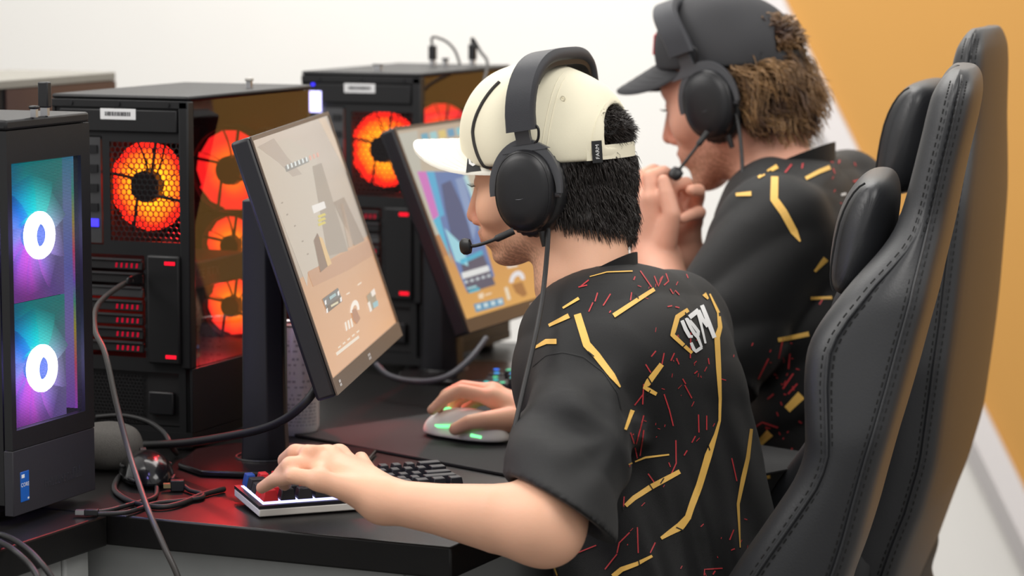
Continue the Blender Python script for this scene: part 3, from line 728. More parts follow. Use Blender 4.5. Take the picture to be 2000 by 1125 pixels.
O1 = px(660, 773, 3.29)
mon1, P1m, n1, u1, bz1 = monitor('nearer monitor, tilted back, showing a tan floored game, on a square black column', None, w1, .520, .313, R(18.3), O1, (520, 912), ZT, scr1, None)
w2 = (FWDH * math.cos(R(22)) + RIGHT * math.sin(R(22))).normalized()
O2 = px(918, 650, 4.08)
mon2, P2m, n2, u2, bz2 = monitor('farther monitor with blue character panel on its game, partly behind the white cap', None, w2, .475, .313, R(22), O2, (868, 735), ZT, scr2, None)
M_BASEP = mat('glossy_dark_base', '201a1b', .22, var=.1)
def stand(t, O, n, u, wdir, W, colx, coly, topz, bk=.10):
    b = onz(colx, coly, ZT); nh = Vector((n.x, n.y, 0)).normalized(); wd = wdir
    X, Y = nh, wd
    # column: 6-sided section, a touch narrower to the top
    sec = [(-.022, -.026), (.008, -.026), (.026, -.012), (.026, .012), (.008, .026), (-.022, .026)]
    r = [[b + X * a * k + Y * c * k + ZUP * z for a, c in sec] for z, k in ((.008, 1.12), (.05, 1.05), (topz - ZT, .95))]
    c = MB().loft(r).build('column', M_MONB, t, world=True, bevel=.002)
    MB().loft([[b + X * (.0265 + .0012 * q) + Y * s_ * .007 + ZUP * (z) for q, s_ in ((0, -1), (1, -1), (1, 1), (0, 1))] for z in (.05, topz - ZT - .05)]).build('cable_slot', M_BLK, c, world=True)
    poly = [(-bk, -.05), (-bk * .6, -.10), (.06, -.11), (.13, -.07), (.13, .07), (.06, .11), (-bk * .6, .10), (-bk, .05)]
    MB().loft([[b + X * a + Y * c_ + ZUP * z for a, c_ in poly] for z in (.0005, .008)]).build('base_plate', M_BASEP, t, world=True, bevel=.002)
    MB().tube([b + ZUP * .0085 + X * .036 * math.cos(a) + Y * .036 * math.sin(a) for a in [2 * PI * k / 28 for k in range(28)]], .002, 6, closed=True).build('base_ring', M_BLK, t, world=True)
    # tilt head joining column and panel
    hd = O + wdir * W * .5 + u * .16 - n * .05
    a0 = Vector((b.x, b.y, hd.z)) + X * .01
    MB().tube([a0, hd], [.022, .024], 12).build('tilt_arm', M_BLK, t, world=True, smooth='auto')
    MB().tube([hd - wdir * .03, hd + wdir * .03], .02, 16).build('tilt_hinge', M_MONB, t, world=True, smooth='auto')
stand(mon1, O1, n1, u1, w1, .52, 518, 905, px(490, 388, 3.55).z)
stand(mon2, O2, n2, u2, w2, .52, 866, 730, px(860, 400, 4.2).z, .05)
for (t, P, bz, pts) in ((mon1, P1m, bz1, (.245, .03)), (mon2, P2m, bz2, (.245,))):
    for u_ in pts:         # the maker's mark is too small to read: a few light strokes
        q = MB(); n_ = 3 if u_ > .1 else 2
        for k in range(n_):
            for z0, z1 in ((.0065, .0095), (.0108, .0138)): q.add([P(u_ + k * .0062, z0, .0003), P(u_ + k * .0062 + .0045, z0, .0003), P(u_ + k * .0062 + .0045, z1, .0003), P(u_ + k * .0062, z1, .0003)], [(0, 1, 2, 3)])
        q.build('bezel_print', M_STICK, bz, world=True)['kind'] = 'stuff'
# ------------------------------------------------------------------ people
M_SKIN = mat('skin', 'ffffff', .5, var=.04, scale=90, bump=.05, bscale=500, attr='Col', sss=.12, spec=.35)
M_HAIRD = mat('dark_brown_hair', '1f1a18', .45, var=.35, scale=200)
M_HAIRB = mat('wavy_brown_hair', 'ffffff', .45, var=.25, scale=120, attr='Col')
M_JERSEY = mat('black_jersey_knit', '0f0f10', .62, var=.12, scale=30, bump=.25, bscale=1400, spec=.3, sheen=.06)
M_YEL = mat('yellow_print', 'e6b65a', .6, var=.08, scale=40)
M_RED = mat('red_print', 'b8353a', .6, var=.12, scale=40)
M_WHT = mat('white_print', 'e4e4e4', .55, var=.03)
M_CAPK0 = mat('black_crack_print', '0e0e0f', .7)
M_TROU = mat('black_trousers', '151516', .8, var=.15, bump=.1, bscale=600)
M_SHOE = mat('dark_shoe', '222225', .6)
def head_frame(o, yaw, pitch, roll=0):
    """columns: forward, left, up; yaw 0 looks along -X, positive turns to the person's left"""
    Rz = Matrix.Rotation(yaw, 3, 'Z')
    f = Rz @ Vector((-1, 0, 0)); l = Rz @ Vector((0, -1, 0)); u = Vector((0, 0, 1))
    Rp = Matrix.Rotation(pitch, 3, l); f = Rp @ f; u = Rp @ u
    Rr = Matrix.Rotation(roll, 3, f); l = Rr @ l; u = Rr @ u
    return Matrix(((f.x, l.x, u.x, o.x), (f.y, l.y, u.y, o.y), (f.z, l.z, u.z, o.z), (0, 0, 0, 1)))
def loc(P, M):
    m = np.array(M); return (P - m[:3, 3]) @ m[:3, :3]
def head_sdf(q, chin=0.0, nose=0.0, low=1.0, top=1.0):
    q = q.copy(); z = q[:, 2]; q[:, 2] = np.where(z < -.03, -.03 + (z + .03) / low, np.where(z > .03, .03 + (z - .03) / top, z))
    d = sd_ell(q, (.003, 0, .046), (.090, .074, .098))
    d = smin(d, sd_ell(q, (.042, 0, -.012), (.057, .060, .088)), .03)
    d = smin(d, sd_rc(q, (.008, .046, -.055), (.072 + chin, .014, -.098), .024, .018), .022)
    d = smin(d, sd_rc(q, (.008, -.046, -.055), (.072 + chin, -.014, -.098), .024, .018), .022)
    d = smin(d, sd_ell(q, (.084 + chin, 0, -.098), (.016, .019, .017)), .016)
    d = smin(d, sd_rc(q, (.08, .012, -.058), (.08, -.012, -.058), .022, .022), .02)                 # muzzle
    for s in (-1, 1):
        d = smin(d, sd_ell(q, (.062, s * .043, -.018), (.026, .022, .024)), .02)                     # cheekbone
        d = smin(d, sd_rc(q, (.086, s * .012, .040), (.074, s * .044, .040), .013, .011), .014)      # brow
        d = smax(d, -sd_ell(q, (.101, s * .032, .016), (.016, .018, .012)), .012)                    # eye socket
        d = smin(d, sd_ell(q, (.081, s * .031, .016), (.0125, .0135, .0125)), .004)                  # lidded eye
        d = smin(d, sd_ell(q, (.102, s * .0125, -.031), (.010, .0075, .0075)), .006)                 # nostril wing
    d = smin(d, sd_rc(q, (.093, 0, .022), (.113 + nose, 0, -.022), .0085, .0105), .010)
    d = smin(d, sd_rc(q, (.099, -.018, -.0535), (.1055, 0, -.0515), .0045, .0058), .006)
    d = smin(d, sd_rc(q, (.099, .018, -.0535), (.1055, 0, -.0515), .0045, .0058), .006)
    d = smin(d, sd_rc(q, (.096, -.016, -.064), (.103, 0, -.0655), .0055, .0068), .006)
    d = smin(d, sd_rc(q, (.096, .016, -.064), (.103, 0, -.0655), .0055, .0068), .006)
    d = smax(d, -sd_rc(q, (.104, -.02, -.0588), (.1085, .02, -.0588), .0015, .0015), .004)
    for s in (-1, 1):                                                                                 # ears
        e = sd_ell(q, (-.006, s * .083, .004), (.018, .008, .031)); e = smax(e, -sd_ell(q, (-.002, s * .092, .006), (.010, .006, .018)), .005)
        d = smin(d, e, .006)
    return d
def hand_sdf(P, wrist, mcps, fingers, thumb, rw=.026, fs=1.0):
    """palm from wrist to the four knuckles, each finger its own chain"""
    d = None
    for m, r in zip(mcps, (.0115, .012, .012, .0108)):
        e = sd_rc(P, wrist, m, rw * .72, r * fs); d = e if d is None else smin(d, e, .014)
    for a, b in zip(mcps[:-1], mcps[1:]): d = smin(d, sd_rc(P, a, b, .0105, .0105), .008)
    for m, ch, r0 in zip(mcps, fingers, (.0090, .0098, .0100, .0088)):
        r0 = r0 * fs; pts = [m] + ch; rs = [r0 * 1.12, r0 * 1.02, r0 * .9, r0 * .76][:len(pts)]
        if len(pts) == 3: rs = [r0 * 1.12, r0 * 1.0, r0 * .78]
        e = sd_chain(P, pts, rs); d = smin(d, e, .0035)
    e = sd_chain(P, thumb, [.017, .0125, .0108, .0085][:len(thumb)]); d = smin(d, e, .008)
    return d
def V3(v): return A3(v)
def pxs(*L): return [px(*p) for p in L]
def skin_attr(M, base, lip, beard, bcol, brow, hairline):
    def f(W):
        q = loc(W, M); n = len(W); c = np.tile(np.array(srgb(base)), (n, 1)) * (1 + .05 * grid_noise(W, 60, 5)[:, None])
        near = np.linalg.norm(q, axis=1) < .16
        def blend(mask, col, k):
            m = (np.clip(mask, 0, 1) * k * near)[:, None]; c[:] = c * (1 - m) + np.array(srgb(col)) * m
        flush = 1 - np.linalg.norm((q - A3((.1, 0, -.03))) / A3((.05, .06, .035)), axis=1); blend(flush * 1.5, 'd4785f', .45)
        # stubble along jaw, chin and lip
        jaw = np.clip((-.045 - q[:, 2] - .35 * (.03 - q[:, 0]).clip(0)) / .02, 0, 1) * np.clip((q[:, 0] + .0) / .02, 0, 1) * (q[:, 2] > -.125)
        lipz = np.exp(-((q[:, 2] + .058) / .011) ** 2) * (q[:, 0] > .09) * np.exp(-(q[:, 1] / .024) ** 2)
        must = np.exp(-((q[:, 2] + .045) / .006) ** 2) * (q[:, 0] > .085) * (np.abs(q[:, 1]) < .03)
        sp = .65 + .35 * np.sign(grid_noise(W, 1100, 9))
        blend((jaw * (1 - lipz) + must) * sp, bcol, beard)
        blend(lipz, lip, .7)
        bz = np.exp(-((q[:, 2] - .042) / .006) ** 2) * (np.abs(q[:, 1]) > .012) * (np.abs(q[:, 1]) < .05) * (q[:, 0] > .06); blend(bz, brow, .85)
        return c
    return f

# ---- nearer player -------------------------------------------------------------------------------
H1 = head_frame(px(1088, 362, 3.46), R(0), R(9))
def hp(M, f, l, u): return M @ Vector((f, l, u))
p1 = thing('person', 'person in white cap and black jersey, left hand on the near keyboard', 'person', (px(1335, 1290, 3.36).x, px(1335, 1290, 3.36).y, 0))
sh1L, sh1R = px(1158, 740, 3.25), px(1318, 632, 3.55)
el1L, wr1L = px(1064, 1028, 3.03), px(748, 977, 3.10)
el1R, wr1R = px(1285, 850, 3.70), px(1022, 812, 3.745)
def zp(x, y, z): return onz(x, y, z)
mcp1 = [zp(662, 889, .812), zp(642, 893, .815), zp(628, 908, .811), zp(622, 938, .802)]     # index middle ring pinky
fin1 = [[zp(600, 884, .826), zp(588, 905, .795), zp(592, 922, .778)],
        [zp(577, 884, .822), zp(557, 899, .800), zp(560, 920, .782)],
        [zp(567, 909, .815), zp(548, 928, .793), zp(556, 946, .777)],
        [zp(572, 929, .806), zp(535, 938, .790), zp(511, 953, .776)]]
th1 = [px(735, 950, 3.115), px(717, 927, 3.15), px(707, 908, 3.185), px(705, 896, 3.205)]
D0 = 3.733
mcp1R = [px(958, 776, D0 + .0), px(962, 766, D0 + .022), px(966, 768, D0 + .044), px(972, 778, D0 + .062)]
fin1R = [[px(900, 763, D0), px(868, 779, D0), px(844, 801, D0)],
         [px(905, 757, D0 + .025), px(872, 772, D0 + .025), px(856, 796, D0 + .025)],
         [px(918, 766, D0 + .047), px(892, 782, D0 + .047), px(880, 806, D0 + .047)],
         [px(935, 780, D0 + .066), px(912, 796, D0 + .066), px(905, 815, D0 + .066)]]
th1R = [px(992, 820, D0 - .022), px(950, 822, D0 - .036), px(918, 826, D0 - .036), px(889, 838, D0 - .030)]
f0, l0 = Vector((-1, 0, 0)), Vector((0, -1, 0))
def torso(st, yaw=0, grow=0.0):
    out = []
    for i, (x, y, d, rs, rf) in enumerate(st):
        c = px(x, y, d); a = px(*st[max(i - 1, 0)][:3]); b = px(*st[min(i + 1, len(st) - 1)][:3]); t = (a - b).normalized()
        s = Matrix.Rotation(yaw, 3, 'Z') @ l0; s = (s - t * s.dot(t)).normalized(); fr = s.cross(t)
        out.append((c, s, fr, rs + grow, rf + grow))
    return out
T1 = [(1186, 625, 3.42, .07, .055), (1214, 680, 3.41, .145, .085), (1240, 760, 3.40, .175, .112), (1272, 920, 3.39, .180, .116), (1305, 1080, 3.375, .180, .118), (1330, 1250, 3.36, .185, .125), (1340, 1330, 3.36, .17, .115)]
nk1 = [hp(H1, -.022, 0, -.03), px(1138, 555, 3.43), px(1170, 640, 3.42)]
T1i = torso(T1, 0, -.02)
def body1(P):
    q = loc(P, H1); d = head_sdf(q, -.006, 0, .67, .90)
    d = smin(d, sd_chain(P, nk1, [.056, .058, .070]), .03)
    d = smin(d, sd_loft(P, T1i), .03)
    d = smin(d, sd_chain(P, [sh1L, el1L], [.046, .040]), .03)
    d = smin(d, sd_chain(P, [sh1R, el1R], [.046, .040]), .03)
    for el, wr, mc, fi, th in ((el1L, wr1L, mcp1, fin1, th1), (el1R, wr1R, mcp1R, fin1R, th1R)):
        a = V3(el); b = V3(wr); m = a + (b - a) * .28; m2 = a + (b - a) * .66
        d = smin(d, sd_chain(P, [a, m, m2, b], [.0375, .0375, .0275, .0230]), .025)
        d = smin(d, hand_sdf(P, wr, mc, fi, th), .012)
    return off_desk(P, d)
_MDI = np.array(MD.inverted())
def off_desk(P, d, gap=.001, k=.006):
    q = P @ _MDI[:3, :3].T + _MDI[:3, 3]
    return smax(d, -(np.maximum(q[:, 0], np.abs(q[:, 2] - (ZT - .018)) - .018) - gap), k)
def bounds(pts, pad): 
    a = np.array([tuple(p) for p in pts]); return a.min(0) - pad, a.max(0) + pad
lo, hi = bounds([H1.translation, sh1L, sh1R, el1L, wr1L, el1R, wr1R, px(1330, 1250, 3.36)] + mcp1 + fin1[3] + fin1R[0], .16)
V, Qd = sdf_mesh(body1, lo, hi, .0027)
b1, BV1 = np_obj('body', V, Qd, M_SKIN, p1, attr=skin_attr(H1, 'eab597', 'b9685a', .45, '4b3226', '2a1d17', 0), relax=1)
# jersey
def cut(P, p, n): return (P - A3(p)) @ A3(n)
hemL = [px(982, 935, 3.13), px(1176, 1058, 3.10), px(1080, 968, 2.985)]
hn = (hemL[1] - hemL[0]).cross(hemL[2] - hemL[0]).normalized()
if hn.dot(el1L - sh1L) < 0: hn = -hn
hemC = (hemL[0] + hemL[1] + hemL[2]) / 3
hmid = px(1082, 1000, 3.065)
T1s = torso(T1)
fold_dir = A3(RIGHT)
def onarm(x, y, lift=0):
    u = (y - 740) / 260; c = sh1L.lerp(hmid, u); d = (c - CAM).dot(FWD); return px(x, y, d - math.sqrt(max(.0001, .064 ** 2 - ((x - topx(c)[0]) * d / FPX) ** 2)) - lift)
RID1 = [([onarm(1196, 846), onarm(1150, 815), onarm(1105, 800), onarm(1062, 815)], .006), ([onarm(1194, 862), onarm(1140, 872), onarm(1080, 850), onarm(1052, 905)], .006), ([onarm(1190, 875), onarm(1150, 925), onarm(1120, 945)], .006), ([onarm(1070, 745), onarm(1062, 800), onarm(1040, 880)], .006), ([onarm(1195, 835), onarm(1160, 780), onarm(1110, 745)], .005), ([onarm(1010, 905), onarm(1050, 870), onarm(1090, 880)], .005)]
def shirt1(P):
    d = sd_loft(P, T1s)
    tr = sd_chain(P, [sh1L, px(1180, 642, 3.42), sh1R], [.056, .060, .048]); d = smin(d, tr, .08)
    sl = sd_chain(P, [sh1L + (sh1L - hmid).normalized() * .0, sh1L.lerp(hmid, .5), hmid + (hmid - sh1L).normalized() * .06], [.056, .064, .069])
    sw = P @ A3(UP); sx = P @ fold_dir
    fold = .002 * np.sin(sx * 62 + sw * 38 + 2.0 * grid_noise(P, 9, 3)) + .0015 * np.sin(sx * 30 - sw * 75 + 2.2 * grid_noise(P, 8, 4))
    A_ = A3(onarm(1200, 850)); rx, ry = (P - A_) @ fold_dir, (P - A_) @ A3(UP); rr_ = np.hypot(rx, ry); th_ = np.arctan2(ry, -rx)
    fold = fold + .0046 * np.sin(th_ * 6.5 + 1.2 * grid_noise(P, 12, 8)) * np.exp(-(rr_ / .11) ** 2) * np.clip((rr_ - .012) / .035, 0, 1)
    fold = fold + .004 * np.sin((rx * .8 + ry * .6) * 95 + 1.5 * grid_noise(P, 14, 18)) * np.clip((.10 - np.abs(ry + .05)) / .05, 0, 1)
    sl = sl + fold - .0042 * np.abs(np.sin((rx * .55 + ry * .85) * 62 + 1.6 * grid_noise(P, 11, 19))) * np.clip((.13 - np.abs(ry + .04)) / .06, 0, 1)
    for pth, r_ in RID1: sl = smin(sl, sd_chain(P, pth, [r_] * len(pth)), .022)
    sl = smax(sl, cut(P, hemC, hn), .003)
    arm = sd_chain(P, [sh1L.lerp(hmid, .55), hmid + (hmid - sh1L).normalized() * .07], [.045, .060]); sl = smax(sl, -arm, .003)
    slr = sd_chain(P, [sh1R, sh1R.lerp(el1R, .8)], [.055, .060])
    d = d + .0024 * np.sin((sx + .22 * sw) * 190 + 2 * grid_noise(P, 10, 33)) * np.clip((.88 - P[:, 2]) / .1, 0, 1) * np.clip(.5 + grid_noise(P, 9, 35), 0, 1)
    d = d + .0050 * np.sin(sx * 75 + sw * 18 + 2.6 * grid_noise(P, 7, 1)) * np.clip((P[:, 2] * -1 + .98) / .12, 0, 1) * (.6 + .4 * grid_noise(P, 9, 12))
    d = smin(d, slr, .04); d = smin(d, sl, .022)
    nk = sd_chain(P, [nk1[0], nk1[1], px(1160, 600, 3.42)], [.05, .065, .064]); d = smax(d, -nk, .004)
    return off_desk(P, d, .003, .01)
lo, hi = bounds([sh1L, sh1R, el1L, el1R, px(1330, 1330, 3.36), px(1170, 500, 3.42)], .17)
V, Qd = sdf_mesh(shirt1, lo, hi, .004)
j1, BJ1 = np_obj('jersey', V, Qd, M_JERSEY, p1, relax=2)
BVS = [BJ1]
def decal(name, m, parent, bvh, shapes, off=.0012, maxd=9):
    """flat prints laid on the cloth: polygons given as pixel strips, dropped on the surface and following it"""
    q = MB()
    for s in shapes:
        pts, wd = s[0], s[1]
        P2 = [Vector((x, y)) for x, y in pts]
        wds = wd if hasattr(wd, '__len__') else [wd] * len(P2)
        dense = []
        for i in range(len(P2) - 1):
            n = max(1, int((P2[i + 1] - P2[i]).length / 7))
            for k in range(n): dense.append((P2[i].lerp(P2[i + 1], k / n), wds[i] + (wds[i + 1] - wds[i]) * k / n))
        dense.append((P2[-1], wds[-1]))
        rows = []
        for i, (p, wv) in enumerate(dense):
            t = dense[min(i + 1, len(dense) - 1)][0] - dense[max(i - 1, 0)][0]; t.normalize(); nn_ = Vector((-t.y, t.x))
            row = []
            for k in (-1, 0, 1):
                a = p + nn_ * wv * .5 * k; h = bvh.ray_cast(CAM, ray(a.x, a.y).normalized())
                row.append(h[0] + h[1] * off * (1 if h[1].dot(FWD) < 0 else -1) if h[0] is not None else None)
            rows.append(row)
        for r0, r1 in zip(rows[:-1], rows[1:]):
            for k in (0, 1):
                c = (r0[k], r0[k + 1], r1[k + 1], r1[k])
                if None not in c and max((c[0] - c[2]).length, (c[1] - c[3]).length) < .03: q.poly(c)
    if not q.v: return None
    return q.build(name, m, parent, smooth=True, world=True)
yel1 = [([(1128, 615), (1146, 674), (1165, 695), (1195, 735), (1210, 757)], [14, 15, 14, 12, 3]),
        ([(1073, 637), (1112, 618)], [6, 10]), ([(1042, 682), (1068, 668), (1088, 668)], [3, 10, 10]), ([(1100, 603), (1131, 584)], [4, 6]),
        ([(1198, 618), (1277, 566)], [9, 8]), ([(1152, 542), (1185, 533), (1235, 531)], [1.5, 2, 2.5]),
        ([(1343, 606), (1322, 620), (1312, 655), (1350, 690)], [8, 10, 9, 6]), ([(1374, 575), (1382, 585), (1376, 577)], [9, 4, 2]),
        ([(1385, 575), (1402, 612), (1405, 640), (1399, 660), (1402, 720), (1405, 780), (1404, 822), (1396, 850), (1382, 890), (1364, 950), (1343, 1010), (1328, 1028), (1290, 1052)], [3, 6, 9, 11, 10, 6, 5, 7, 14, 13, 13, 16, 6]),
        ([(1291, 712), (1266, 745), (1258, 757), (1281, 770)], [10, 12, 9, 7]), ([(1234, 802), (1220, 840)], [9, 5]),
        ([(1306, 888), (1260, 893), (1226, 907)], [3, 4, 2]), ([(1327, 921), (1270, 952), (1238, 973), (1222, 988)], [9, 11, 10, 8]),
        ([(1274, 1086), (1245, 1101), (1215, 1112), (1198, 1126)], [5, 8, 10, 10]),
        ([(1466, 838), (1459, 895), (1450, 935), (1440, 985), (1444, 1070)], [6, 8, 9, 6, 2]), ([(1080, 1085), (1083, 1105), (1090, 1124)], [4, 4, 3])]
for s in yel1: decal('stripe', M_YEL, j1, BJ1, [s])
for s in ([(1240, 572), (1246, 586)], [(1262, 735), (1272, 752)], [(1268, 762), (1262, 772)], [(1268, 945), (1276, 957)], [(1296, 934), (1290, 944)], [(1217, 988), (1218, 996)], [(1320, 1030), (1332, 1036)], [(1248, 1094), (1250, 1104)], [(1336, 612), (1346, 626)], [(1338, 672), (1330, 680)], [(1148, 688), (1160, 698)], [(1110, 612), (1116, 622)], [(1380, 868), (1384, 880)]): decal('stripe_crack', M_CAPK0, j1, BJ1, [(s, 2.2)], .0019)
decal('sleeve_seam', M_CAPK0, j1, BJ1, [([(1040, 716), (1066, 694), (1100, 688), (1140, 697), (1180, 728), (1206, 768), (1213, 800)], 2.6)], .0006)
red1 = []
rr = random.Random(11)
for seg in ([(1250, 530), (1272, 562)], [(1277, 540), (1285, 560), (1294, 540)], [(1300, 535), (1305, 550), (1296, 558)], [(1313, 545), (1318, 533)], [(1162, 590), (1167, 573)], [(1150, 610), (1158, 592)], [(1178, 598), (1192, 575)], [(1231, 588), (1233, 572)], [(1237, 548), (1240, 541)], [(1135, 560), (1150, 548)], [(1130, 562), (1147, 558)], [(1308, 565), (1314, 575), (1318, 568), (1326, 577)], [(1303, 600), (1312, 598)], [(1318, 600), (1326, 602)], [(1360, 580), (1370, 577)], [(1368, 592), (1374, 583)], [(1190, 612), (1193, 608)],
            [(1271, 697), (1280, 686)], [(1296, 690), (1290, 720)], [(1260, 712), (1270, 728)], [(1254, 790), (1256, 750)], [(1238, 792), (1255, 770)], [(1296, 770), (1306, 800), (1314, 832)], [(1309, 705), (1316, 690)], [(1320, 700), (1325, 712)], [(1332, 740), (1338, 750)], [(1336, 752), (1350, 778)], [(1355, 730), (1361, 725)], [(1348, 650), (1347, 700)], [(1382, 700), (1384, 712)],
            [(1230, 845), (1240, 873), (1256, 812)], [(1240, 873), (1244, 892)], [(1250, 890), (1256, 840)], [(1319, 860), (1320, 905), (1311, 925)], [(1335, 890), (1341, 880)], [(1350, 865), (1357, 852)], [(1364, 845), (1363, 810)], [(1379, 840), (1379, 812)], [(1266, 925), (1280, 945)], [(1218, 990), (1219, 970)], [(1245, 1030), (1247, 1080)], [(1206, 1080), (1210, 1060), (1230, 1040)], [(1182, 1112), (1206, 1082)], [(1270, 1080), (1279, 1060)], [(1428, 895), (1438, 940)], [(1118, 1084), (1165, 1065)], [(1375, 1124), (1376, 1112), (1410, 1110)], [(1392, 1122), (1396, 1115)], [(1424, 1055), (1432, 1035)], [(1427, 1075), (1434, 1072)], [(1300, 520), (1304, 526)], [(1318, 525), (1322, 533)], [(1290, 516), (1294, 522)]):
    red1.append((seg, 2.4))
for _ in range(60):
    x, y = rr.choice([(1300, 560), (1330, 700), (1290, 800), (1260, 600), (1360, 790), (1300, 880), (1230, 1060), (1400, 1080)]); x += rr.gauss(0, 40); y += rr.gauss(0, 45)
    if x < 1222 and y > 690: continue
    a = rr.choice((-1.1, -.8, 1.2, .3, -1.4)); L_ = rr.uniform(2, 11); red1.append(([(x, y), (x + L_ * math.cos(a), y + L_ * math.sin(a))], rr.uniform(1, 2)))
rd = decal('red_scratches', M_RED, j1, BJ1, red1, .0009); rd['kind'] = 'stuff'
def quad_map(TL, TR, BL, BR):
    def f(u, v):
        a = Vector(TL).lerp(Vector(TR), u); b = Vector(BL).lerp(Vector(BR), u); return a.lerp(b, v)
    return f
LET = [[([(190, 360), (235, 470), (283, 556), (322, 556)], [44, 48, 46, 30]), ([(300, 630), (335, 712), (360, 736), (434, 686)], [36, 42, 44, 40])],
       [([(238, 332), (292, 440), (342, 520), (384, 566), (432, 690)], [34, 40, 42, 40, 26]), ([(258, 334), (330, 418), (388, 496), (386, 548)], [36, 40, 44, 36])],
       [([(274, 328), (396, 234)], [58, 58]), ([(394, 262), (430, 430), (478, 640)], [52, 30, 26])],
       [([(436, 174), (520, 390), (590, 572)], [50, 56, 52]), ([(396, 236), (442, 345), (512, 432)], [40, 46, 56])]]
for L_ in LET: decal('letter', M_WHT, j1, BJ1, [([(1300 + x / 6.3, 570 + y / 6.3) for x, y in pts], [v / 6.3 for v in wd]) for pts, wd in L_], .0015)
# collar: a stand-up band round the neck hole, open at the front
def collar(parent, ring, h0, h1, lean):
    lo_, up_ = [], []
    q = MB(); n = len(ring); vs = []
    for i, (p, o) in enumerate(ring):
        p = Vector(p); o = Vector(o)
        vs.append([p - ZUP * h0 + o * .004, p + ZUP * h1 + o * lean, p + ZUP * (h1 - .001) + o * (lean - .004), p - ZUP * h0 - o * .002])
    q.loft(vs, closed=True, caps=True)
    return q.build('collar', M_JERSEY, parent, smooth='auto', world=True, ang=50)
cc = px(1150, 556, 3.425); ax = Vector((-.52, 0, .85)).normalized()
ring = []
for k in range(33):
    a = R(-150 + 300 * k / 32) + PI          # opening at the front
    o = Vector((-math.cos(a), -math.sin(a), 0)); o = (o - ax * o.dot(ax)); 
    bk = max(0, -o.dot(f0)); p = cc + o * (.069 + .006 * bk); ring.append((p, o))
collar(j1, ring, .024, .007, .003)
# ---- farther player ------------------------------------------------------------------------------
H2 = head_frame(px(1436, 192, 4.1), R(-4), R(19))
p2 = thing('person', 'person in black cap with wavy brown hair, hands clasped before the mouth', 'person', (px(1660, 1100, 3.98).x, px(1660, 1100, 3.98).y, 0))
sh2L, sh2R = px(1512, 452, 3.87), px(1655, 385, 4.2)
el2L, wr2L = px(1352, 770, 3.80), px(1282, 512, 3.99)
el2R, wr2R = px(1500, 740, 4.25), px(1325, 500, 4.06)
mcp2 = [px(1274, 390, 3.975), px(1258, 392, 3.995), px(1246, 402, 4.02), px(1240, 420, 4.04)]
fin2 = [[px(1270, 345, 3.985), px(1296, 335, 4.0), px(1318, 348, 4.01)], [px(1248, 350, 4.01), px(1276, 333, 4.03), px(1302, 342, 4.04)],
        [px(1232, 362, 4.03), px(1256, 342, 4.06), px(1282, 350, 4.07)], [px(1226, 385, 4.05), px(1244, 365, 4.08), px(1266, 368, 4.09)]]
th2 = [px(1300, 470, 3.965), px(1312, 420, 3.955), px(1302, 378, 3.96), px(1296, 352, 3.965)]
mcp2R = [px(1330, 405, 4.07), px(1342, 408, 4.055), px(1352, 416, 4.04), px(1356, 432, 4.02)]
fin2R = [[px(1326, 372, 4.06), px(1318, 360, 4.05), px(1306, 366, 4.035)], [px(1345, 372, 4.04), px(1340, 358, 4.02), px(1322, 362, 4.005)],
         [px(1362, 384, 4.02), px(1364, 372, 4.0), px(1350, 372, 3.985)], [px(1366, 415, 3.995), px(1350, 420, 3.98), px(1332, 428, 3.97)]]
th2R = [px(1330, 455, 4.03), px(1318, 415, 4.02), px(1308, 385, 4.01), px(1304, 362, 4.0)]
T2 = [(1528, 400, 4.06, .07, .055), (1565, 455, 4.05, .145, .088), (1605, 560, 4.03, .18, .115), (1645, 760, 4.0, .182, .12), (1660, 930, 3.985, .178, .115), (1655, 1090, 3.98, .17, .11), (1645, 1150, 3.98, .16, .10)]
nk2 = [hp(H2, -.03, 0, -.03), px(1505, 320, 4.08), px(1535, 380, 4.06)]
T2i = torso(T2, 0, -.02)
def body2(P):
    q = loc(P, H2); d = head_sdf(q, -.002, .003, .95, .95)
    d = smin(d, sd_chain(P, nk2, [.056, .058, .068]), .03)
    d = smin(d, sd_loft(P, T2i), .03)
    for sh, el, wr, mc, fi, th in ((sh2L, el2L, wr2L, mcp2, fin2, th2), (sh2R, el2R, wr2R, mcp2R, fin2R, th2R)):
        d = smin(d, sd_chain(P, [sh, el], [.048, .042]), .03)
        a = V3(el); b = V3(wr); m = a + (b - a) * .3
        d = smin(d, sd_chain(P, [a, m, b], [.042, .045, .035]), .02)
    dh = hand_sdf(P, wr2L, mcp2, fin2, th2, .038, 1.12)
    d2 = hand_sdf(P, wr2R, mcp2R, fin2R, th2R, .036, 1.1)
    return off_desk(P, smin(d, smin(dh, d2, .003), .012))
lo, hi = bounds([H2.translation, sh2L, sh2R, el2L, wr2L, el2R, px(1670, 1090, 3.98)] + mcp2 + fin2[3] + fin2R[2], .16)
V, Qd = sdf_mesh(body2, lo, hi, .0032)
b2, BV2 = np_obj('body', V, Qd, M_SKIN, p2, attr=skin_attr(H2, 'dfa68e', 'b8665c', .6, '8a5a3c', '7a5238', 0), relax=1)
T2s = torso(T2)
hm2 = el2L.lerp(sh2L, .12)
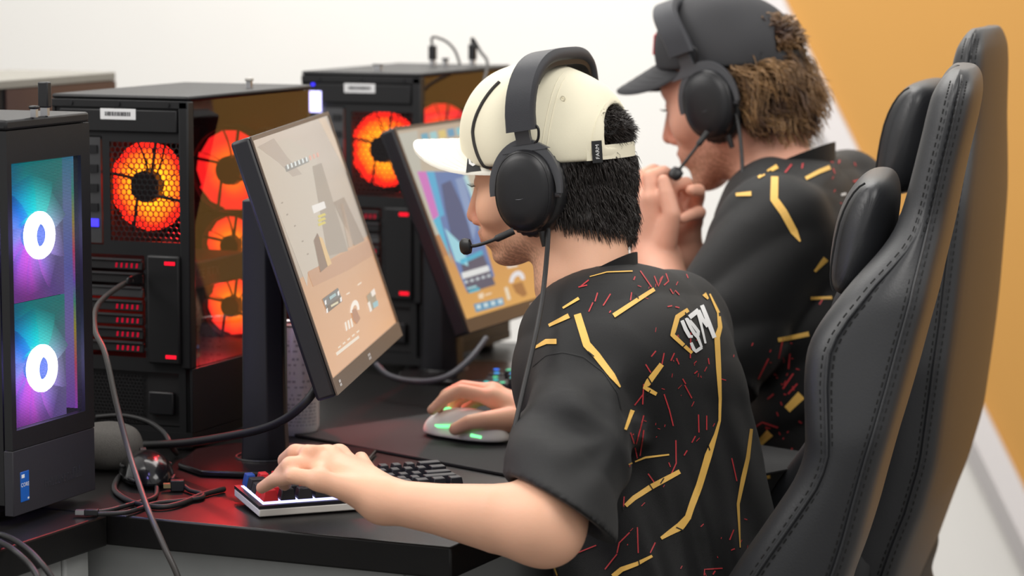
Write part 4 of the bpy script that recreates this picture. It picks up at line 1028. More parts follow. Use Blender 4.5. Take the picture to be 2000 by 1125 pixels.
def shirt2(P):
    d = sd_loft(P, T2s)
    tr = sd_chain(P, [sh2L, px(1550, 420, 4.06), sh2R], [.066, .064, .055]); d = smin(d, tr, .07)
    ax_ = A3((el2L - sh2L).normalized())
    sw = P @ A3(UP); sx = P @ A3(RIGHT); al = (P - A3(sh2L)) @ ax_
    sl = sd_chain(P, [sh2L, sh2L.lerp(el2L, .55), hm2 + (el2L - sh2L) * .1], [.076, .078, .072])
    sl = sl - .0075 * np.abs(np.sin(al * 62 + sx * 40 + 1.8 * grid_noise(P, 7, 3))) * np.clip((al + .03) / .06, 0, 1)
    sl = smax(sl, cut(P, hm2, (el2L - sh2L).normalized()), .004)
    slr = sd_chain(P, [sh2R, sh2R.lerp(el2R, .85)], [.060, .064])
    d = d + .0035 * np.sin(sx * 40 - sw * 70 + 2.5 * grid_noise(P, 6, 1))
    d = d - .005 * np.abs(np.sin((sx * .5 - sw * .87) * 50 + 1.5 * grid_noise(P, 8, 41))) * np.clip(.5 + grid_noise(P, 7, 42), 0, 1)
    d = smin(d, slr, .04); d = smin(d, sl, .02)
    nk = sd_chain(P, [nk2[0], nk2[1], px(1532, 375, 4.06)], [.05, .064, .064]); return off_desk(P, smax(d, -nk, .004), .003, .01)
lo, hi = bounds([sh2L, sh2R, el2L, el2R, px(1678, 1150, 3.98), px(1520, 300, 4.08)], .18)
V, Qd = sdf_mesh(shirt2, lo, hi, .0048)
j2, BJ2 = np_obj('jersey', V, Qd, M_JERSEY, p2, relax=2)
yel2 = [([(1481, 348), (1518, 326)], [5, 9]), ([(1573, 350), (1600, 336), (1634, 322)], [7, 8, 9]), ([(1513, 346), (1512, 390), (1530, 415), (1550, 452), (1562, 472)], [14, 15, 15, 14, 3]),
        ([(1438, 381), (1468, 379)], [6, 9]), ([(1590, 530), (1612, 505)], [5, 12]), ([(1582, 582), (1625, 582)], [6, 6]), ([(1518, 664), (1560, 656), (1580, 652)], [8, 9, 9]),
        ([(1538, 800), (1566, 772)], [14, 18]), ([(1470, 880), (1505, 845)], [12, 16]), ([(1496, 910), (1500, 935)], [10, 12]), ([(1524, 940), (1526, 958)], [8, 10]), ([(1672, 366), (1704, 361)], [6, 6])]
for s in yel2: decal('stripe', M_YEL, j2, BJ2, [s])
red2 = [(p, 3) for p in ([(1515, 302), (1525, 298)], [(1604, 290), (1606, 302)], [(1637, 320), (1645, 300)], [(1533, 338), (1546, 322)], [(1566, 330), (1568, 320)], [(1600, 330), (1602, 320)], [(1600, 595), (1606, 585)], [(1540, 720), (1542, 690)], [(1530, 760), (1550, 730)], [(1540, 770), (1558, 750)], [(1475, 835), (1490, 825), (1520, 835)], [(1560, 822), (1566, 826)], [(1540, 895), (1548, 875)], [(1665, 355), (1680, 352)], [(1480, 740), (1500, 700)], [(1520, 700), (1528, 660)], [(1500, 780), (1512, 770)])]
for _ in range(40):
    x, y = rr.choice([(1600, 310), (1520, 740), (1500, 820), (1540, 700), (1650, 350)]); x += rr.gauss(0, 25); y += rr.gauss(0, 30); a = rr.choice((-1.1, 1.2, .3)); L_ = rr.uniform(3, 9); red2.append(([(x, y), (x + L_ * math.cos(a), y + L_ * math.sin(a))], 2))
rd = decal('red_scratches', M_RED, j2, BJ2, red2, .001); rd['kind'] = 'stuff'
decal('name_print', M_WHT, j2, BJ2, [([(1642, 384), (1662, 379)], [10, 12])])
cc = px(1540, 325, 4.07); ax = Vector((-.40, 0, .92)).normalized(); ring = []
for k in range(33):
    a = R(-150 + 300 * k / 32) + PI
    o = Vector((-math.cos(a), -math.sin(a), 0)); o = (o - ax * o.dot(ax)); bk = max(0, -o.dot(f0))
    p = cc + o * (.067 + .008 * bk); ring.append((p, o))
collar(j2, ring, .026, .008, .004)
# ---- lower bodies --------------------------------------------------------------------------------
def legs(p, hip, yaw=0, kneel=.43):
    s = l0; hipc = Vector(hip); q = []
    prs = []
    for sg in (-1, 1):
        h = hipc + s * .09 * sg; k = h + f0 * kneel + s * .05 * sg; k.z = .475; a = k + f0 * .03; a.z = .09
        prs.append((h, k, a))
    def f(P):
        d = sd_ell(P, hipc, (.13, .18, .11))
        for h, k, a in prs: d = smin(d, sd_chain(P, [h, k, a], [.080, .062, .05]), .03)
        return smax(d, (P[:, 2] - hipc.z - .06), .01)
    lo_, hi_ = bounds([hipc] + [v for t in prs for v in t], .2)
    V, Qd = sdf_mesh(f, lo_, hi_, .009); np_obj('trousers', V, Qd, M_TROU, p, relax=1)
    for h, k, a in prs:
        def g(P, a=a): return smax(smin(sd_rc(P, a + Vector((.03, 0, -.05)), a + f0 * .15 + Vector((0, 0, -.055)), .045, .035), sd_rc(P, a, a + Vector((0, 0, -.05)), .045, .045), .02), .004 - P[:, 2], .004)
        V, Qd = sdf_mesh(g, A3(a) - A3((.25, .1, .12)), A3(a) + A3((.12, .1, .1)), .008); np_obj('shoe', V, Qd, M_SHOE, p, relax=1)
hp1 = px(1338, 1310, 3.36); hp2 = px(1678, 1150, 3.98)
hp1.z = .535; hp2.z = .535
hp1 = hp1 + f0 * .05; hp2 = hp2 + f0 * .12
legs(p1, hp1); legs(p2, hp2)
# ------------------------------------------------------------------ caps, hair, headsets
M_CREAM = mat('cream_twill', 'e9e2c9', .8, var=.03, scale=25, bump=.12, bscale=1600, sheen=.1)
M_BRIMW = mat('white_twill', 'f0ece0', .8, var=.02, scale=25, bump=.12, bscale=1600)
M_CAPB = mat('charcoal_twill', '303033', .8, var=.08, scale=30, bump=.15, bscale=1400)
M_PIPE = mat('dark_piping', '2b2725', .7)
M_CAPK = mat('black_patch', '1b1c1e', .7)
def tilt(M, a): return M @ Matrix.Rotation(a, 4, 'Y')
def cap(label, M, cloth, brimm, a_, b_, h_, cz, white, open_r):
    """M columns forward,left,up; z=0 is the lower edge of the crown"""
    t = thing('baseball_cap', label, 'cap', M=M)
    def crown(P):
        q = P
        d = sd_ell(q, (0, 0, cz), (a_, b_, h_))
        d = smin(d, sd_ell(q, (.028, 0, cz + .022), (a_ * .74, b_ * .86, h_ * .80)), .03)
        seam = .0012 * np.exp(-((np.abs(q[:, 1] - .0)) / .003) ** 2)
        for sx in (-.5, .5): pass
        d = d + .0016 * grid_noise(q, 38, 2)
        d = smax(d, -q[:, 2] + .0, .004)
        inner = sd_ell(q, (0, 0, cz - .004), (a_ - .006, b_ - .006, h_ - .006))
        d = smax(d, -np.maximum(inner, q[:, 2] - .03), .002)
        op = np.maximum(sd_ell(q, (-a_ - .01, 0, .018), (.02 + open_r[2], open_r[0], open_r[1])), .0165 - q[:, 2])
        return smax(d, -op, .003)
    V, Qd = sdf_mesh(crown, (-.14, -.12, -.01), (.14, .12, .19), .0025)
    c, bv = np_obj('crown', V, Qd, cloth, t, world=False, relax=1)
    # brim
    n, m = 25, 9; vs = []
    rows = []
    for i in range(n):
        s = -1 + 2 * i / (n - 1); th = s * R(66); x0, y0 = (a_ - .002) * math.cos(th), (b_ - .002) * math.sin(th)
        L = .074 * (max(0, 1 - abs(s) ** 2.6)) ** .5 + .001; row = []
        for j in range(m):
            t_ = j / (m - 1); x = x0 + L * t_ * (1 - .05 * s * s); y = y0 * (1 + .10 * t_ * (1 - abs(s)))
            z = brimm[2] * (1 - (y / .084) ** 2) - .3 * brimm[2] + brimm[1] * L * t_ - .05 * L * t_ * abs(s)
            row.append(Vector((x, y, z)))
        rows.append(row)
    q = MB(); N_ = n * m
    allv = [v for r in rows for v in r]; low = [v - Vector((0, 0, .0035)) for v in allv]; fs = []
    for i in range(n - 1):
        for j in range(m - 1):
            a = i * m + j; fs.append((a, a + 1, a + m + 1, a + m)); fs.append((N_ + a, N_ + a + m, N_ + a + m + 1, N_ + a + 1))
    for i in range(n - 1):
        for j in (0, m - 1):
            a = i * m + j; fs.append((a, a + m, N_ + a + m, N_ + a))
    for j in range(m - 1):
        for i in (0, n - 1):
            a = i * m + j; fs.append((a, a + 1, N_ + a + 1, N_ + a))
    q.add(allv + low, fs); br = q.build('brim', brimm[0], t, smooth='auto', ang=60)
    for tt in (.25, .42, .59, .76, .9):
        MB().tube([rows[i][0].lerp(rows[i][-1], tt) + Vector((0, 0, .0002)) for i in range(2, n - 2)], .0003, 4).build('stitch_row', brimm[0], br)
    # button
    MB().lathe([(.001, .006), (.006, .005), (.008, .001), (.008, -.004)], 14, Mt(Vector((.012, 0, cz + h_ - .006)))).build('top_button', cloth, t, smooth=True)
    # strap at the back
    st = []
    for k in range(17):
        th = PI + R(-46 + 92 * k / 16); st.append([Vector(((a_ + .002 - e) * math.cos(th), (b_ - e + .002) * math.sin(th), z)) for e, z in ((0.0, .001), (0.0, .018), (.003, .018), (.003, .001))])
    sp = MB().loft(st).build('strap', cloth if white else M_CAPK, t, smooth='auto')
    return t, c, br, sp, bv, rows
C1 = tilt(H1, R(-5)) @ Mt(Vector((.006, 0, .030)))
cap1, cr1, br1, sp1, bc1, rows1 = cap('cream and white cap with dark piping and open back on the nearer person', C1, M_CREAM, (M_BRIMW, .02, .046), .102, .087, .094, .018, True, (.047, .050, .050))
C2 = tilt(H2, R(-15)) @ Mt(Vector((.004, 0, .046)))
cap2, cr2, br2, sp2, bc2, rows2 = cap('charcoal black cap with downturned brim on the farther person', C2, M_CAPB, (M_CAPB, -.50, .022), .102, .088, .092, .010, False, (.046, .050, .050))
MB().box(-.1055, -.0975, -.030, -.012, -.001, .020, None).build('strap_buckle', M_BLK, sp2, bevel=.002)
def on_crown(bv, C, parent, name, m, pts, wd, off=.0016):
    shapes = [(pts, wd)]
    W = [C @ v for v in (Vector(),)]
    return shapes
bw1 = BVHTree.FromPolygons([tuple(C1 @ v.co) for v in cr1.data.vertices], [tuple(p.vertices) for p in cr1.data.polygons])
bb1 = BVHTree.FromPolygons([tuple(C1 @ v.co) for v in br1.data.vertices], [tuple(p.vertices) for p in br1.data.polygons])
# piping from brim corner up over the front panel (drawn on the crown, both sides)
def crown_ray(bv, fx, ly, uz):
    o = Vector((fx, ly * 4, uz)); h = bv.ray_cast(o, Vector((0, -math.copysign(1, ly), 0))); return h[0]
pw_ = [bw1.find_nearest(px(x, y, 3.41)) for x, y in [(p.x, p.y) for p in spline([Vector((x, y, 0)) for x, y in ((966, 146), (946, 178), (926, 214), (912, 243), (910, 260), (918, 284), (934, 309), (955, 328), (970, 338))], 5)]]
pl_ = [C1.inverted() @ (h[0] + h[1] * .0006) for h in pw_]
for sgn in (1, -1): MB().tube([Vector((v.x, v.y * sgn, v.z)) for v in pl_], .0024, 8).build('piping', M_PIPE, cr1, smooth=True)
for a, b in ((-.045, .075), (.02, .10)):
    h = crown_ray(bc1, a, .05, b)
    if h: MB().tube([(h + Vector((0, .0016, .0008))) + Vector((.0028 * math.cos(2 * PI * k / 12), .001 * 0, .0028 * math.sin(2 * PI * k / 12))) for k in range(12)], .0008, 5, closed=True).build('eyelet', M_CREAM, cr1)
# seam stitching down the side panel
for a in (-.022, -.028, -.075):
    pts = [crown_ray(bc1, a - .012 * b / .1, .05, b) for b in np.linspace(.006, .105, 16)]
    pts = [p + Vector((0, .0003, 0)) for p in pts if p]
    if len(pts) > 4: MB().tube(pts, .0006, 4).build('seam', M_CREAM, cr1)
tg = []
for b in (.001, .021):
    tg.append(None)
# emblem patch on the brim side and the back tab
pa = decal('emblem_patch', M_CAPK, br1, bb1, [([(921, 298), (926, 343)], [13, 33])], .0006)
decal('emblem', M_WHT, br1, bb1, [([(917, 311), (919, 320), (924, 323), (930, 320), (934, 309)], [3, 5, 6, 5, 3]), ([(925, 308), (925, 318)], [4, 3])], .0012)
th0 = PI - R(34); th1 = PI - R(42)
q = MB(); q.loft([[Vector(((.1052) * math.cos(th), (.0912) * math.sin(th), z)) for z in (-.002, .024)] for th in (th0, (th0 + th1) / 2, th1)], closed=False)
tb_ = q.build('back_tab', M_CAPK, sp1)
q = MB(); thm = (th0 + th1) / 2
text_mb('FARM', .007, q, lambda a, b: Vector((.1060 * math.cos(thm - b / .1), .0918 * math.sin(thm - b / .1), .011 + a)))
q.build('tab_print', M_WHT, sp1)['kind'] = 'stuff'
# red outlined badge on the front of the black cap
q = MB(); hs = []
for a, b in ((.012, .02), (.030, .024), (.030, .05), (.012, .056)):
    o = Vector((.3, a, b)); h = bc2.ray_cast(o, Vector((-1, 0, 0))); hs.append(h[0] + Vector((.0012, 0, 0)))
MB().tube(hs, .0022, 6, closed=True).build('badge_outline', mat('bright_red_thread', 'c8202c', .6), cr2)
# ---- hair
def hairs(name, parent, bvh_obj, M, region, nstr, grow, m, rad, seed, segs=3, colf=None):
    me = bvh_obj.data; rng = np.random.default_rng(seed)
    n = len(me.vertices); co = np.empty(n * 3); me.vertices.foreach_get('co', co); co = co.reshape(-1, 3)
    no = np.empty(n * 3); me.vertices.foreach_get('normal', no); no = no.reshape(-1, 3)
    Wm = np.array(WM[bvh_obj]); co = co @ Wm[:3, :3].T + Wm[:3, 3]; no = no @ Wm[:3, :3].T
    q = loc(co, M); nl = no @ np.array(M)[:3, :3]
    idx = np.where(region(q))[0]; pick = rng.choice(idx, nstr)
    Vv = []; F = []; Cc = []; b0 = 0
    for i in pick:
        path = grow(q[i] + rng.normal(0, .0012, 3), nl[i], rng)
        k = len(path)
        sh = 1 + rng.uniform(-.45, .45); r0 = rad * rng.uniform(.6, 1.3)
        for j in range(k):
            t = path[min(j + 1, k - 1)] - path[max(j - 1, 0)]; t = t / (np.linalg.norm(t) + 1e-9)
            a = np.cross(t, [0.3, .2, 1]); a /= np.linalg.norm(a) + 1e-9; b = np.cross(t, a)
            r = r0 * (1 - .8 * (j / (k - 1)) ** 1.5)
            for s in range(3):
                an = 2.094 * s; Vv.append(path[j] + r * (a * math.cos(an) + b * math.sin(an))); Cc.append(colf(q[i], j / (k - 1), sh) if colf else (1, 1, 1))
        for j in range(k - 1):
            for s in range(3):
                s2 = (s + 1) % 3; F.append((b0 + j * 3 + s, b0 + j * 3 + s2, b0 + (j + 1) * 3 + s2, b0 + (j + 1) * 3 + s))
        b0 += k * 3
    V = np.array(Vv); m4 = np.array(M); V = V @ m4[:3, :3].T + m4[:3, 3]
    o, _ = np_obj(name, V, np.array(F), m, parent, attr=np.array(Cc) if colf else None); o['kind'] = 'stuff'; return o
def hairline1(q):
    return (q[:, 0] < .004 - .25 * np.abs(q[:, 2])) & (q[:, 2] > -.066 + .10 * np.clip(q[:, 0] + .03, -.1, .1)) & (q[:, 2] < .11) & (np.abs(q[:, 1]) < .085) & (np.linalg.norm(q, axis=1) < .14)
def cap_sdf(region_z):
    return None
def shell(name, parent, M, ell, zlo, xhi, m, amp=.003):
    def f(P):
        d = smin(sd_ell(P, *ell), sd_ell(P, (-.022, 0, -.045), (.062, .066, .050)), .03) + amp * grid_noise(P, 90, 4) + .4 * amp * grid_noise(P, 300, 6)
        d = smax(d, P[:, 0] - xhi - .35 * P[:, 2], .012); d = smax(d, zlo - P[:, 2] + .25 * np.clip(P[:, 0] + .05, -.05, .1), .012); return d
    V, Qd = sdf_mesh(f, (-.14, -.12, -.12), (.08, .12, .17), .003)
    m4 = np.array(M); V = V @ m4[:3, :3].T + m4[:3, 3]
    return np_obj(name, V, Qd, m, parent, relax=1)[0]
hs1 = shell('hair', p1, H1, ((.0, 0, .018), (.092, .077, .102)), -.082, -.008, M_HAIRD)
def grow1(p, n, rng):
    d = n * .30 + np.array([-.15, 0, -.9]) + rng.normal(0, .13, 3); d /= np.linalg.norm(d); L = rng.uniform(.008, .016)
    return [p, p + d * L * .5 + n * .002, p + d * L + np.array([0, 0, -.003])]
hairs('hair_strands', p1, hs1, H1, lambda q: (q[:, 0] < .02) & (q[:, 2] < .022 - .10 * q[:, 0]), 7000, grow1, mat('dark_hair_strand', '2c2522', .4, var=.5, scale=300), .0007, 3)
def tuft(M, C, p, m, col=None):
    def f(P): return smax(sd_ell(P, (-.050, 0, .032), (.049, .050, .034)) + .002 * grid_noise(P, 150, 4), .0185 - P[:, 2], .003)
    V, Qd = sdf_mesh(f, (-.14, -.05, 0), (-.05, .05, .08), .003); m4 = np.array(C); V = V @ m4[:3, :3].T + m4[:3, 3]
    return np_obj('hair_tuft', V, Qd, m, p, relax=1, attr=col)[0]
ht = tuft(H1, C1, p1, M_HAIRD)
def growt(p, n, rng):
    d = n * .8 + np.array([-.4, .1, -.2]) + rng.normal(0, .25, 3); d /= np.linalg.norm(d); L = rng.uniform(.006, .012); return [p, p + d * L * .6, p + d * L + np.array([0, 0, -.002])]
hairs('tuft_strands', p1, ht, H1, lambda q: (q[:, 0] < -.072) & (np.abs(q[:, 1]) < .036), 1300, growt, bpy.data.materials['dark_hair_strand'], .0006, 5)
HB = np.array(srgb('6b4b33'))
hs2 = shell('hair', p2, H2, ((.0, 0, .014), (.087, .078, .090)), -.064, -.018, mat('brown_hair_base', '4a3324', .6, var=.4, scale=90), .004)
def grow2(p, n, rng):
    L = rng.uniform(.050, .085) * (1.0 if p[2] > -.02 else .55); path = [p]; ph = 5 * grid_noise(p[None], 30, 21)[0] + rng.normal(0, .2); fr = 85 + 25 * grid_noise(p[None], 25, 22)[0]; am = .9 + .3 * grid_noise(p[None], 40, 23)[0]
    d = n * .32 + np.array([-.55, 0, -.42]) + rng.normal(0, .05, 3); d /= np.linalg.norm(d); s1 = np.cross(n, d) * (1 if grid_noise(p[None], 45, 24)[0] > 0 else -1) + n * .45 + rng.normal(0, .06, 3); s1 -= d * (s1 @ d); s1 /= np.linalg.norm(s1); x = p
    K = 9
    for k in range(1, K + 1):
        t = k / K; d2 = d * (1 - .75 * t) + np.array([.05, 0, -.95]) * t * .8 + s1 * am * math.sin(fr * L * t + ph); d2 /= np.linalg.norm(d2); x = x + d2 * L / K; path.append(x)
    return path
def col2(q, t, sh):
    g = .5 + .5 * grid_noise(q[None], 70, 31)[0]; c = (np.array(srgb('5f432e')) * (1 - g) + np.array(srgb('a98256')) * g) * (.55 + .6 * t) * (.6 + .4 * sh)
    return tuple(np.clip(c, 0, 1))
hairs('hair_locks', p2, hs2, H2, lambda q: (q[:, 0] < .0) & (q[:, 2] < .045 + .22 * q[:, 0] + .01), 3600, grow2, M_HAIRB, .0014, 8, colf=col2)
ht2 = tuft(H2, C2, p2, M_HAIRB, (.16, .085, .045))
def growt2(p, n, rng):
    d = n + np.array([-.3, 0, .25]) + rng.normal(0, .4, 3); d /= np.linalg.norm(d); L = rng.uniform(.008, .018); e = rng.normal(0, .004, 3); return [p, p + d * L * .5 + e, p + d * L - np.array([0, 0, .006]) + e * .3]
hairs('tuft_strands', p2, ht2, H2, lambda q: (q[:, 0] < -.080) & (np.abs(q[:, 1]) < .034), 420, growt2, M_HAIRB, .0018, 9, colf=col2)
# eyelashes / brows
def lashes(p, M, m):
    q = MB()
    for sg in (1, -1):
        for k in range(9):
            y = sg * (.022 + .0022 * k); q.tube([(.091 - .0012 * abs(k - 3), y, .014), (.099 - .001 * abs(k - 3), y * 1.02, .013), (.104 - .001 * abs(k - 3), y * 1.04, .017)], [.0006, .0005, .0002], 4)
    o = q.build('eyelashes', m, p, M=WM[p].inverted() @ M); o['kind'] = 'stuff'
lashes(p1, H1, M_HAIRD); lashes(p2, H2, mat('brown_lash', '4a3020', .6))
# ---- headsets
M_HS = mat('satin_black_plastic', '1b1b1e', .4, var=.06, bump=.03, bscale=1500, spec=.45)
M_HSB = mat('dark_grey_leatherette', '34353a', .55, var=.08, bump=.1, bscale=900, spec=.4)
M_HSF = mat('graphite_fork', '4d4e52', .4, metal=.1, var=.05)
M_PAD = mat('black_leatherette_pad', '18181a', .42, var=.1, spec=.5)
M_LOGO = mat('faint_logo_print', '3f4046', .35)
def headset(label, M, mic, cu=(-.004, -.004), roll=0.0, top=.166, bandf=-.008, lw=.098, lean=-.016):
    t = thing('headset', label, 'headset', M=M)
    cf, cz = cu
    def cup(side):
        S = side
        g = bpy.data.objects.new('ear_cup', None); reg(g, t, Mt(Vector((cf, S * lw, cz))) @ Matrix.Rotation(R(-8), 4, 'Y'))
        def oval(a, b, y, n=40): return [Vector((a * math.copysign(abs(math.cos(2 * PI * k / n)) ** .9, math.cos(2 * PI * k / n)), S * y, b * math.copysign(abs(math.sin(2 * PI * k / n)) ** .9, math.sin(2 * PI * k / n)))) for k in range(n)]
        MB().loft([oval(.030, .040, -.012), oval(.036, .0475, -.008), oval(.0372, .049, 0), oval(.0368, .0485, .005), oval(.0345, .046, .010), oval(.0338, .0453, .0102), oval(.0325, .044, .0125), oval(.027, .038, .0160), oval(.016, .024, .0182), oval(.003, .005, .0188)]).build('cup_shell', M_HS, g, smooth=True)
        MB().tube(oval(.0342, .0456, .0104), .0006, 4, closed=True).build('cup_groove', M_PAD, g)
        # pleated pad
        n = 72; rings = []
        for y, r in ((-.012, .80), (-.012, 1.0), (-.017, 1.10), (-.024, 1.12), (-.030, 1.04), (-.033, .82)):
            ring = []
            for k in range(n):
                w_ = 1 + (.028 if k % 2 else -.0) * (1 if r > .9 else 0); a = 2 * PI * k / n
                ring.append(Vector((.0385 * r * w_ * math.cos(a), S * y, .050 * r * w_ * math.sin(a))))
            rings.append(ring)
        MB().loft(rings).build('ear_pad', M_PAD, g, smooth='auto', ang=60)
        # fork: two prongs round the cup
        def arc(a0, a1, a, b, y, n=14): return [Vector((a * math.cos(R(a0 + (a1 - a0) * k / n)), S * y, b * math.sin(R(a0 + (a1 - a0) * k / n)))) for k in range(n + 1)]
        fk = MB()
        for a0, a1 in ((90, 182), (90, -8)):
            pts = arc(a0, a1, .0425, .054, -.002); wd = [.0075 - .0045 * (k / 14) for k in range(15)]
            fk.tube(pts, wd, 8, flat=.55, up0=(0, S, 0)) if False else fk.loft([[p + Vector((x * w_ * (p.x / .0425), yy * S, x * w_ * (p.z / .054))) for x, yy in ((-1, -.003), (1, -.003), (1, .003), (-1, .003))] for p, w_ in zip(pts, wd)])
        fk.build('fork', M_HSF, g, smooth='auto', ang=50)
        for sx in (-1, 1): MB().tube([(sx * .0425, S * -.004, -.004), (sx * .034, S * -.004, -.004)], .0035, 10).build('fork_pivot', M_HSF, g)
        return g
    gl = cup(1); gr = cup(-1)
    # faint mark on the left cup
    q = MB()
    for st_ in ([(-.016, .004), (-.010, .012), (-.006, .003), (.000, .010), (.006, .003)], [(-.015, -.001), (.0, -.003), (.016, .004), (.012, .009)], [(.004, .012), (.016, -.003)]):
        q.tube(spline([Vector((-x, .0186 - 3.8 * (x * x + z * z) * 2.2, z - .006)) for x, z in st_], 4), .0005, 5)
    q.build('cup_logo', M_LOGO, gl)['kind'] = 'stuff'
    # headband
    n = 32; ctr = []
    zb = .074
    for k in range(n + 1):
        a = PI * k / n; s, c = math.sin(a), math.cos(a)
        ctr.append((Vector((bandf + lean * s, math.copysign(abs(c) ** .62, c) * (lw + .006), zb + (top - zb) * s ** .62)), Vector((0, c, s))))
    rings = []
    for k, (p, o) in enumerate(ctr):
        wv = .0185; th = .0075
        rings.append([p + Vector((x * wv, 0, 0)) + o * (z * th) for x, z in ((-1, -.5), (-1, .4), (-.85, 1), (.85, 1), (1, .4), (1, -.5), (.8, -1.0), (-.8, -1.0))])
    MB().loft(rings).build('headband', M_HSB, t, smooth='auto', ang=50)
    pd = [[p + Vector((x * .015, 0, 0)) + o * z for x, z in ((-1, -.006), (1, -.006), (.9, -.013), (-.9, -.013))] for p, o in ctr[6:27]]
    MB().loft(pd).build('band_pad', M_PAD, t, smooth='auto', ang=50)
    for S in (1, -1):
        MB().loft([[Vector((bandf + x * w_, S * (y + e), z)) for x, e in ((-1, -.003), (1, -.003), (1, .003), (-1, .003))] for w_, y, z in ((.0095, lw + .004, .084), (.0090, lw + .002, .066), (.0095, lw, .058), (.017, lw - .001, cz + .054), (.030, lw - .001, cz + .046))]).build('slider', M_HSF, t, smooth='auto', ang=40)
        e = [p + Vector((0, 0, 0)) for p, o in ctr[:3]] if S == 1 else [p for p, o in ctr[-3:]]
        MB().tube(spline([Vector((bandf - .016, S * (lw + .003), .080)), Vector((bandf - .021, S * (lw + .004), .074)), Vector((bandf - .018, S * (lw + .002), .062)), Vector((bandf - .010, S * lw, .056))], 6), .0016, 6).build('slider_wire', M_PAD, t, smooth=True)
    # boom microphone on the left cup
    pts = spline(mic, 8)
    rs = [.0042 if k < 8 else .0021 for k in range(len(pts))]
    b_ = MB().tube(pts, rs, 8).build('microphone_boom', M_RUB, t, smooth=True)
    d_ = (pts[-1] - pts[-2]).normalized(); e = pts[-1]
    sd = d_.cross(Vector((0, 1, 0))).normalized(); up_ = Vector((0, 1, 0))
    MB().loft([[e + d_ * x + (sd * math.cos(2 * PI * k / 16) * 1.0 + up_ * math.sin(2 * PI * k / 16) * .62) * r for k in range(16)] for x, r in ((-.004, .004), (-.002, .0085), (.004, .0100), (.009, .0095), (.0125, .007), (.013, .001))]).build('microphone_capsule', M_PAD, b_, smooth='auto', ang=50)
    MB().tube([Vector((cf - .012, lw - .004, cz - .050)), Vector((cf - .013, lw - .003, cz - .068))], [.0048, .0034], 10).build('cable_relief', M_RUB, t, smooth='auto')
    return t
def inl(M, p): return M.inverted() @ p
mic1 = [inl(H1, px(1003, 446, 3.345)), inl(H1, px(965, 463, 3.345)), inl(H1, px(932, 474, 3.352)), inl(H1, px(915, 476, 3.36))]
hs_1 = headset('black headset with boom microphone over the white cap', H1 @ Mt(Vector((0, 0, -.003))), mic1, cu=(.0, .004), top=.158)
mic2 = [inl(H2, px(1382, 258, 3.995)), inl(H2, px(1362, 285, 3.99)), inl(H2, px(1337, 318, 3.985)), inl(H2, px(1324, 334, 3.985))]
hs_2 = headset('black headset with boom microphone over the charcoal cap', H2, mic2, cu=(.0, -.004), top=.154, bandf=.014, lean=.022)
# headset cables hang to the desk
def cable(name, label, pts, r, m=None, n=8, cat='cable'):
    q = MB().tube(spline(pts, n), r, 7)
    o = q.build(name, m or M_RUB, None, smooth=True); return tag(o, label, cat)
